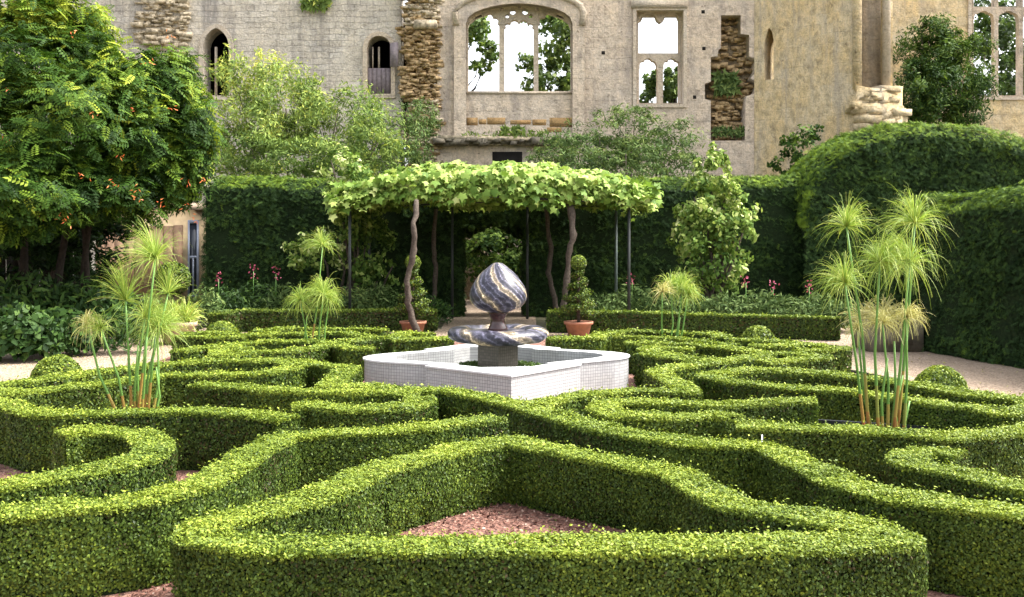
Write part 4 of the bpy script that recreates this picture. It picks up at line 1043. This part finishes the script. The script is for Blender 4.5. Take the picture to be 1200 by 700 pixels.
# ------------------------------------------------------------------ potted topiary
def pot(mb, x, y, r, h):
    mb.lathe([(r * .74, 0), (r * .95, h * .80), (r * 1.06, h * .81), (r * 1.08, h), (r * .96, h), (r * .92, h * .86), (.02, h * .86)], 28, 0, (x, y, 0))
def spiral(label, plabel, xpx, Y, tiers, rpot, hpot):
    X = (xpx - CX) / F * Y
    t = tag(thing('potted_topiary', label, 'topiary', (X, Y, 0), 'spiral topiaries in terracotta pots'), None, None)
    mb = MB(); pot(mb, X, Y, rpot, hpot); pt_ = mb.build('pot', TERRA, t)
    mb = MB(); mb.lathe([(rpot * .93, 0), (rpot * .93, .01)], 20, 0, (X, Y, hpot * .87)); sub(mb.build('soil', SOIL, t), pt_)
    mb = MB(); mb.tube([(X, Y, hpot * .8), (X, Y, 1.35)], .03, 8); mb.build('stem', BARK, t)
    mb = MB()
    n = 4600; s = RNG.random(n); turns = 4.2
    ang = s * turns * 2 * np.pi; zz = .36 + s * .78; rad = .29 * (1 - s) + .08
    q = norm(RNG.normal(0, 1, (n, 3))) * (RNG.random((n, 1)) ** .4)
    P = np.stack([X + rad * .55 * np.cos(ang), Y + rad * .55 * np.sin(ang), zz], 1) + q * np.stack([rad * .55, rad * .55, np.full(n, .075)], 1)
    leaves(mb, P, q, .042, RNG.normal(.26, .2, n) + .15 * q[:, 2], RHOMB, 0, .6, .3)
    n = 900; q = norm(RNG.normal(0, 1, (n, 3))); P = np.array([X, Y, 1.24]) + q * .13
    leaves(mb, P, q, .042, RNG.normal(.42, .2, n) + .15 * q[:, 2], RHOMB, 0, .6, .3)
    mb.build('foliage', BOX, t)
spiral('spiral clipped topiary in a terracotta pot, right of the thickest vine trunk', None, 678, 16.75, 4, .235, .24)
spiral('spiral clipped topiary in a terracotta pot, half hidden behind the left vine trunk', None, 484, 16.95, 4, .22, .23)

# troughs with planting
tr = thing('stone_trough', 'weathered square trough of drooping yellow-green plants, beside the right yew hedge', 'planter', (5.62, 14.7, 0))
mb = MB()
for lo, hi in (((5.22, 14.35, 0), (6.02, 14.42, .42)), ((5.22, 15.0, 0), (6.02, 15.07, .42)), ((5.22, 14.42, 0), (5.29, 15.0, .42)), ((5.95, 14.42, 0), (6.02, 15.0, .42))): mb.box(lo, hi, 0)
trm = mb.build('trough', LEAD, tr)
mb = MB(); mb.box((5.29, 14.42, .3), (5.95, 15.0, .37)); mb.build('soil', SOIL, tr)
mb = MB(); mb.box((5.20, 14.33, .42), (6.04, 14.43, .455)); mb.box((5.20, 14.99, .42), (6.04, 15.09, .455)); mb.box((5.20, 14.43, .42), (5.30, 14.99, .455)); mb.box((5.94, 14.43, .42), (6.04, 14.99, .455)); sub(mb.build('moulded_edge', LEAD, tr), trm)
mb = MB(); mb.box((5.38, 14.335, .10), (5.86, 14.36, .34)); sub(mb.build('front_panel', LEAD, tr), trm)

def umbel(mb, c, R, n, spread, upb, droop, w=.006, seg=5, mi=0, tlo=.3, thi=.95, lean=(0, 0, 0)):
    """papyrus head: a burst of thin rays that arch outward and droop at the tips"""
    V, Fc, T = [], [], []
    for k in range(n):
        a = random.uniform(0, 2 * math.pi); e = upb + random.gauss(0, spread); l = R * random.uniform(.65, 1.12)
        d = Vector((math.cos(a) * math.cos(e), math.sin(a) * math.cos(e), math.sin(e))) + Vector(lean)
        side = d.cross(Vector((random.gauss(0, .4), random.gauss(0, .4) - .6, random.gauss(0, .4)))).normalized()
        p = Vector(c); b = len(V); t = random.uniform(tlo, thi); wgt = random.uniform(.4, 1.6)
        for s in range(seg + 1):
            u = s / seg; ww = w * (1 - .6 * u) * random.uniform(.9, 1.1)
            V.append(p + side * ww); V.append(p - side * ww)
            dd = (d + Vector((0, 0, -droop * (u ** 2.0) * 2.4 * wgt))).normalized(); p = p + dd * (l / seg)
        for s in range(seg): Fc.append([b + 2 * s, b + 2 * s + 1, b + 2 * s + 3, b + 2 * s + 2]); T.append(t)
    mb.chunk(np.array([tuple(v) for v in V]), np.array(Fc), mi, np.array(T))
mb = MB()
for k in range(7):
    umbel(mb, (5.62 + random.uniform(-.35, .35), 14.6 + random.uniform(-.2, .2), .42), .48, 60, .35, .7, .9, .010, 5, 0, .2, 1)
mb.build('foliage', DRYP, tr)
tl = thing('stone_trough', 'pale stone trough of feathery plants, behind the left papyrus', 'planter', (-5.35, 15.5, 0))
mb = MB(); pot(mb, -5.28, 15.5, .28, .34); mb.build('trough', PALESTONE, tl)
mb = MB()
for k in range(6): umbel(mb, (-5.28 + random.uniform(-.2, .2), 15.5 + random.uniform(-.2, .2), .34), .42, 70, .4, .8, .6, .008, 5, 0, .4, 1)
mb.build('foliage', PAPY, tl)
st = thing('standard_topiary', 'dark clipped ball on a bare stem behind the left papyrus', 'topiary', (-5.7, 16.5, 0))
mb = MB(); mb.tube([(-5.7, 16.5, 0), (-5.7, 16.5, .85)], .03, 8); mb.build('stem', BARK, st)
mb = MB(); k = 3200; d = norm(RNG.normal(0, 1, (k, 3))); P = np.array([-5.7, 16.5, .98]) + d * .27 * (1 + RNG.normal(0, .03, (k, 1)))
leaves(mb, P, d, .055, RNG.normal(.25, .18, k) + .12 * d[:, 2], RHOMB, 0, .6, .2); mb.build('crown', BOX, st)

# ------------------------------------------------------------------ papyrus
def papyrus(label, Y, stems, base_z, group='papyrus clumps'):
    """stems: (base px x, node px x, node px y, umbel radius m, rays, upness, droop, kind)"""
    bx = sum(s[0] for s in stems) / len(stems)
    t = thing('papyrus', label, 'papyrus', ((bx - CX) / F * Y, Y, 0), group)
    for bxp, nx, ny, R, n, upb, dr, kind in stems:
        dy = random.uniform(-.16, .16); b = Vector(((bxp - CX) / F * (Y + dy * .4), Y + dy * .4, base_z)); c = atY(nx, ny, Y + dy)
        m1 = b.lerp(c, .5); bow = random.uniform(-.05, .05); m1.x += bow
        pts = [b, b.lerp(m1, .3), b.lerp(m1, .65), m1, m1.lerp(c, .5), c]
        tints = [random.uniform(.0, .2), random.uniform(.2, .4), .55, .7, .8, .9]
        mb = MB(); mb.tube(pts, [.014, .0125, .0115, .010, .0085, .007], 7, 0, tints); stm = mb.build('stem', PSTEM, t)
        if R > 0:
            mb = MB(); umbel(mb, c, R * random.uniform(.72, .88), int(n * 2.0), .66, upb + .05, dr * 1.7, .0021 if Y < 10 else .0036, 8, 0, .2, .95, (random.uniform(-.38, .38), random.uniform(-.3, .3), 0))
            sub(mb.build('umbel', DRYP if kind == 'dry' else PAPY, t), stm)
    return t
papyrus('tall papyrus at right, rising from the black pond tub', 7.4, [
    (1019, 992, 266, .38, 110, .75, .45, ''), (1050, 1072, 262, .46, 150, .70, .55, ''), (1030, 1031, 308, .46, 170, .62, .75, ''), (1046, 1066, 308, .48, 170, .62, .80, ''),
    (1015, 990, 332, .40, 130, .62, .70, ''), (1040, 1034, 378, .30, 90, .5, 1.0, 'dry'), (1058, 1062, 372, .28, 80, .5, 1.0, 'dry'), (1024, 1005, 385, .22, 60, .4, 1.1, 'dry'),
    (1035, 1040, 420, 0, 0, 0, 0, ''), (1053, 1058, 440, 0, 0, 0, 0, ''), (1060, 1066, 470, 0, 0, 0, 0, ''), (1044, 1048, 400, 0, 0, 0, 0, '')], .10)
papyrus('papyrus at left with wide yellow heads, behind the wavy hedge', 8.1, [
    (160, 182, 303, .40, 170, .72, .42, ''), (155, 147, 352, .42, 90, 1.15, .25, ''), (172, 197, 344, .30, 60, 1.05, .25, ''), (168, 186, 386, .46, 200, .55, .62, ''),
    (163, 170, 372, .36, 90, .6, .5, ''), (145, 102, 380, .30, 60, .35, .9, 'dry'), (150, 118, 385, .26, 70, .6, .5, ''), (152, 150, 420, 0, 0, 0, 0, ''), (176, 185, 400, 0, 0, 0, 0, ''), (165, 172, 395, 0, 0, 0, 0, ''), (158, 162, 405, 0, 0, 0, 0, ''), (179, 183, 430, 0, 0, 0, 0, '')], .10)
papyrus('small papyrus clump in front of the left yew wing', 12.75, [
    (362, 378, 288, .40, 90, .7, .4, ''), (372, 379, 346, .44, 170, .65, .6, ''), (366, 352, 352, .36, 100, .5, .7, ''), (380, 386, 352, .34, 110, .6, .6, ''), (358, 360, 370, 0, 0, 0, 0, ''), (376, 375, 375, 0, 0, 0, 0, '')], .05)
papyrus('small papyrus clump right of the pergola, before the flower bed', 13.0, [
    (783, 786, 338, .42, 120, .6, .6, ''), (789, 800, 340, .38, 90, .6, .6, ''), (792, 806, 346, .30, 60, .6, .6, ''), (778, 776, 342, .26, 60, .6, .5, 'dry'), (796, 797, 372, 0, 0, 0, 0, '')], .05)
tub = thing('pond_tub', 'black pond tub holding the tall papyrus', 'pond tub', (2.85, 7.55, 0))
mb = MB(); A = Vector(at(905, 488, .20) + (0,)); B = Vector(at(1172, 504, .20) + (0,)); d = (B - A).normalized(); nrm = Vector((-d.y, d.x, 0))
O = [A, B, B - nrm * .5, A - nrm * .5]; I = [A + d * .04 - nrm * .04, B - d * .04 - nrm * .04, B - d * .04 - nrm * .46, A + d * .04 - nrm * .46]
for k in range(4):
    a, b, c, e = O[k], O[(k + 1) % 4], I[k], I[(k + 1) % 4]
    up = Vector((0, 0, .20)); mb.face([a, b, b + up, a + up]); mb.face([e, c, c + up, e + up]); mb.face([a + up, b + up, e + up, c + up])
mb.build('wall', BLACKP, tub)
mb = MB(); mb.face([p + Vector((0, 0, .09)) for p in I]); mb.build('water_surface', WATER, tub)
mb = MB(); q = Vector(at(893, 516, .36) + (.30,)); mb.box((q.x - .0045, q.y - .002, .2), (q.x + .0045, q.y + .002, .395)); tag(mb.build('plant_label', LABELW), 'small white plant label poking from the box hedge', 'plant label')

# ------------------------------------------------------------------ flower borders
def perennial(label, x, Y, w, h, n, mat=BORDER, size=.11, tmpl=LANCE, flowers=0, fmat=FLOWP, name='border_plant', cat='plant', group='plants in the flower borders', tb=0.0):
    X = (x - CX) / F * Y
    root = thing(name, label, cat, (X, Y, 0), group); mb = MB()
    a = RNG.uniform(0, 2 * np.pi, n); r = w * np.sqrt(RNG.random(n)); z = h * (1 - .45 * (r / w) ** 2) * RNG.random(n) ** .6
    P = np.stack([X + r * np.cos(a), Y + r * .6 * np.sin(a), z + .03], 1)
    N = np.stack([np.cos(a) * .6, np.sin(a) * .6 - .4, np.full(n, .6)], 1)
    leaves(mb, P, N, size * RNG.uniform(.6, 1.3, n), RNG.normal(.45, .2, n) + .2 * (z / h - .6) + .12 * wob(P, 5) + tb, tmpl, 0, .6)
    mb.build('foliage', mat, root)
    for k in range(flowers):
        fx = X + random.uniform(-w, w) * .7; fz = h + random.uniform(.02, .22); mb = MB(); m = 16
        Q = np.array([fx, Y - w * .2, fz]) + np.stack([RNG.normal(0, .045, m), RNG.normal(0, .04, m), RNG.uniform(-.13, .13, m)], 1)
        leaves(mb, Q, np.tile((0, -1.0, .2), (m, 1)), .050, RNG.random(m), RHOMB, 0, .8)
        mb.tube([(fx, Y - w * .2, h * .4), (fx, Y - w * .2, fz)], .008, 5, 1); mb.build('flower_spike', [fmat, PSTEM], root)
ORD = ['first', 'second', 'third', 'fourth', 'fifth', 'sixth', 'seventh', 'eighth', 'ninth']
for k, (x, hh, fl) in enumerate([(705, .62, 0), (742, .80, 1), (778, .72, 0), (812, .62, 0), (850, .66, 0), (893, .72, 2), (925, .62, 0), (958, .66, 1), (990, .55, 0)]):
    perennial(f'{ORD[k]} grey-green leafy plant from the pergola in the right flower border' + (', with pink spikes' if fl else ''), x, 18.4 + .3 * (k % 2) - .0035 * (x - 700), .55, hh, 900, BORDER, .12, LANCE, fl)
for k, (x, hh, fl, m) in enumerate([(262, .75, 1, DARKL), (300, .85, 1, DARKL), (338, .80, 1, BORDER), (375, .7, 0, BORDER), (412, .75, 0, GREY), (445, .8, 0, BORDER), (500, .55, 0, DARKL)]):
    perennial(f'{ORD[k]} leafy plant from the end of the left flower border' + (', with pink flowers' if fl else ''), x, 18.6 + .3 * (k % 2), .5, hh, 800, m, .12, LANCE, fl)
# shade planting by the left path
for lab, x, Y, w, h, n, m, s, tm in [
    ('broad-leaved shade plant at the left edge of the left path', 18, 13.3, .62, .75, 1700, DARKL, .125, RHOMB), ('broad-leaved shade plant beside the left path, before the dark fence', 70, 13.9, .55, .65, 1400, DARKL, .12, RHOMB),
    ('tall ferny shade plant under the trumpet vine', 40, 15.2, .9, 1.15, 1200, DARKL, .20, LANCE), ('ferny shade plant right of the vine trunks', 105, 15.0, .75, 1.05, 1300, DARKL, .18, LANCE),
    ('leafy shade plant behind the papyrus, at the path edge', 135, 14.2, .62, .7, 900, DARKL, .14, LANCE), ('grey leafy plant between papyrus and stone trough', 165, 15.8, .55, .75, 700, BORDER, .12, LANCE),
    ('grey bushy plant right of the left stone trough', 238, 17.0, .38, .85, 700, GREY, .11, LANCE), ('deep green shade plant beneath the drooping vine edge', 140, 17.2, .7, .75, 800, DARKL, .16, LANCE)]:
    perennial(lab, x, Y, w, h, n, m, s, tm, 0, FLOWP, 'shade_plant', 'plant', 'plants under the trumpet vine')
# beyond the archway
mb = MB(); a, b = atY(500, 372, 27.0), atY(566, 268, 27.0)
mb.box((a.x, 26.6, 0), (b.x + .2, 27.0, 2.3)); tag(mb.build('stone_wall', STONE_N), 'stone wall seen through the yew archway', 'wall')
shrub('shrub', 'green shrub seen through the yew archway', 'shrub', [(588, 300, 25.5, 40, 38, .9, 5200, .18), (608, 335, 25, 30, 40, .7, 3000, .1), (565, 282, 25.5, 26, 14, .6, 900, .25)], WALLCL, .12, RHOMB, None, 25.5)

mb = MB(); k = 420
P = np.concatenate([np.stack([RNG.uniform(4.6, 9, k), RNG.uniform(8.5, 15.5, k), np.full(k, .008)], 1), np.stack([RNG.uniform(-9, -4.9, k), RNG.uniform(10.5, 14.0, k), np.full(k, .008)], 1)])
leaves(mb, P, np.tile((0, 0, 1.0), (len(P), 1)), RNG.uniform(.02, .045, len(P)), RNG.normal(.35, .25, len(P)), RHOMB, 0, .3)
tag(mb.build('fallen_leaves', DRYP), None, None, None, 'stuff')
# ------------------------------------------------------------------ light and camera
SUN = Vector((.78, .10, 1.10)).normalized()
w = bpy.data.worlds.new('World'); SC.world = w; w.use_nodes = True; nt = w.node_tree; nt.nodes.clear()
sk = nt.nodes.new('ShaderNodeTexSky'); sk.sky_type = 'NISHITA'; sk.sun_disc = False
sk.sun_elevation = math.asin(SUN.z); sk.sun_rotation = math.atan2(SUN.x, SUN.y)
sk.air_density = 1.0; sk.dust_density = 6.0; sk.ozone_density = 1.0
hs = nt.nodes.new('ShaderNodeHueSaturation'); hs.inputs['Saturation'].default_value = .30; nt.links.new(sk.outputs[0], hs.inputs['Color'])
bg = nt.nodes.new('ShaderNodeBackground'); bg.inputs[1].default_value = .15; nt.links.new(hs.outputs[0], bg.inputs[0])
wo = nt.nodes.new('ShaderNodeOutputWorld'); nt.links.new(bg.outputs[0], wo.inputs[0])
ld = bpy.data.lights.new('sun', 'SUN'); ld.energy = 1.5; ld.angle = math.radians(16); ld.color = (1, .95, .86)
lo = bpy.data.objects.new('sun', ld); COL.objects.link(lo); lo.rotation_euler = (-SUN).to_track_quat('-Z', 'Y').to_euler(); lo.location = SUN * 60
cd = bpy.data.cameras.new('camera'); cam = bpy.data.objects.new('camera', cd); COL.objects.link(cam)
cd.sensor_width = 36; cd.lens = 36 * F / 1200; cd.shift_y = -(350 - HY) / 1200; cd.clip_end = 2000; cd.clip_start = .05
cam.location = (0, 0, H); cam.rotation_euler = (math.radians(90), 0, 0); SC.camera = cam
SC.view_settings.view_transform = 'Standard'; SC.view_settings.look = 'None'; SC.view_settings.exposure = 2.08; SC.view_settings.gamma = 1
SC.cycles.max_bounces = 6; SC.cycles.transparent_max_bounces = 8
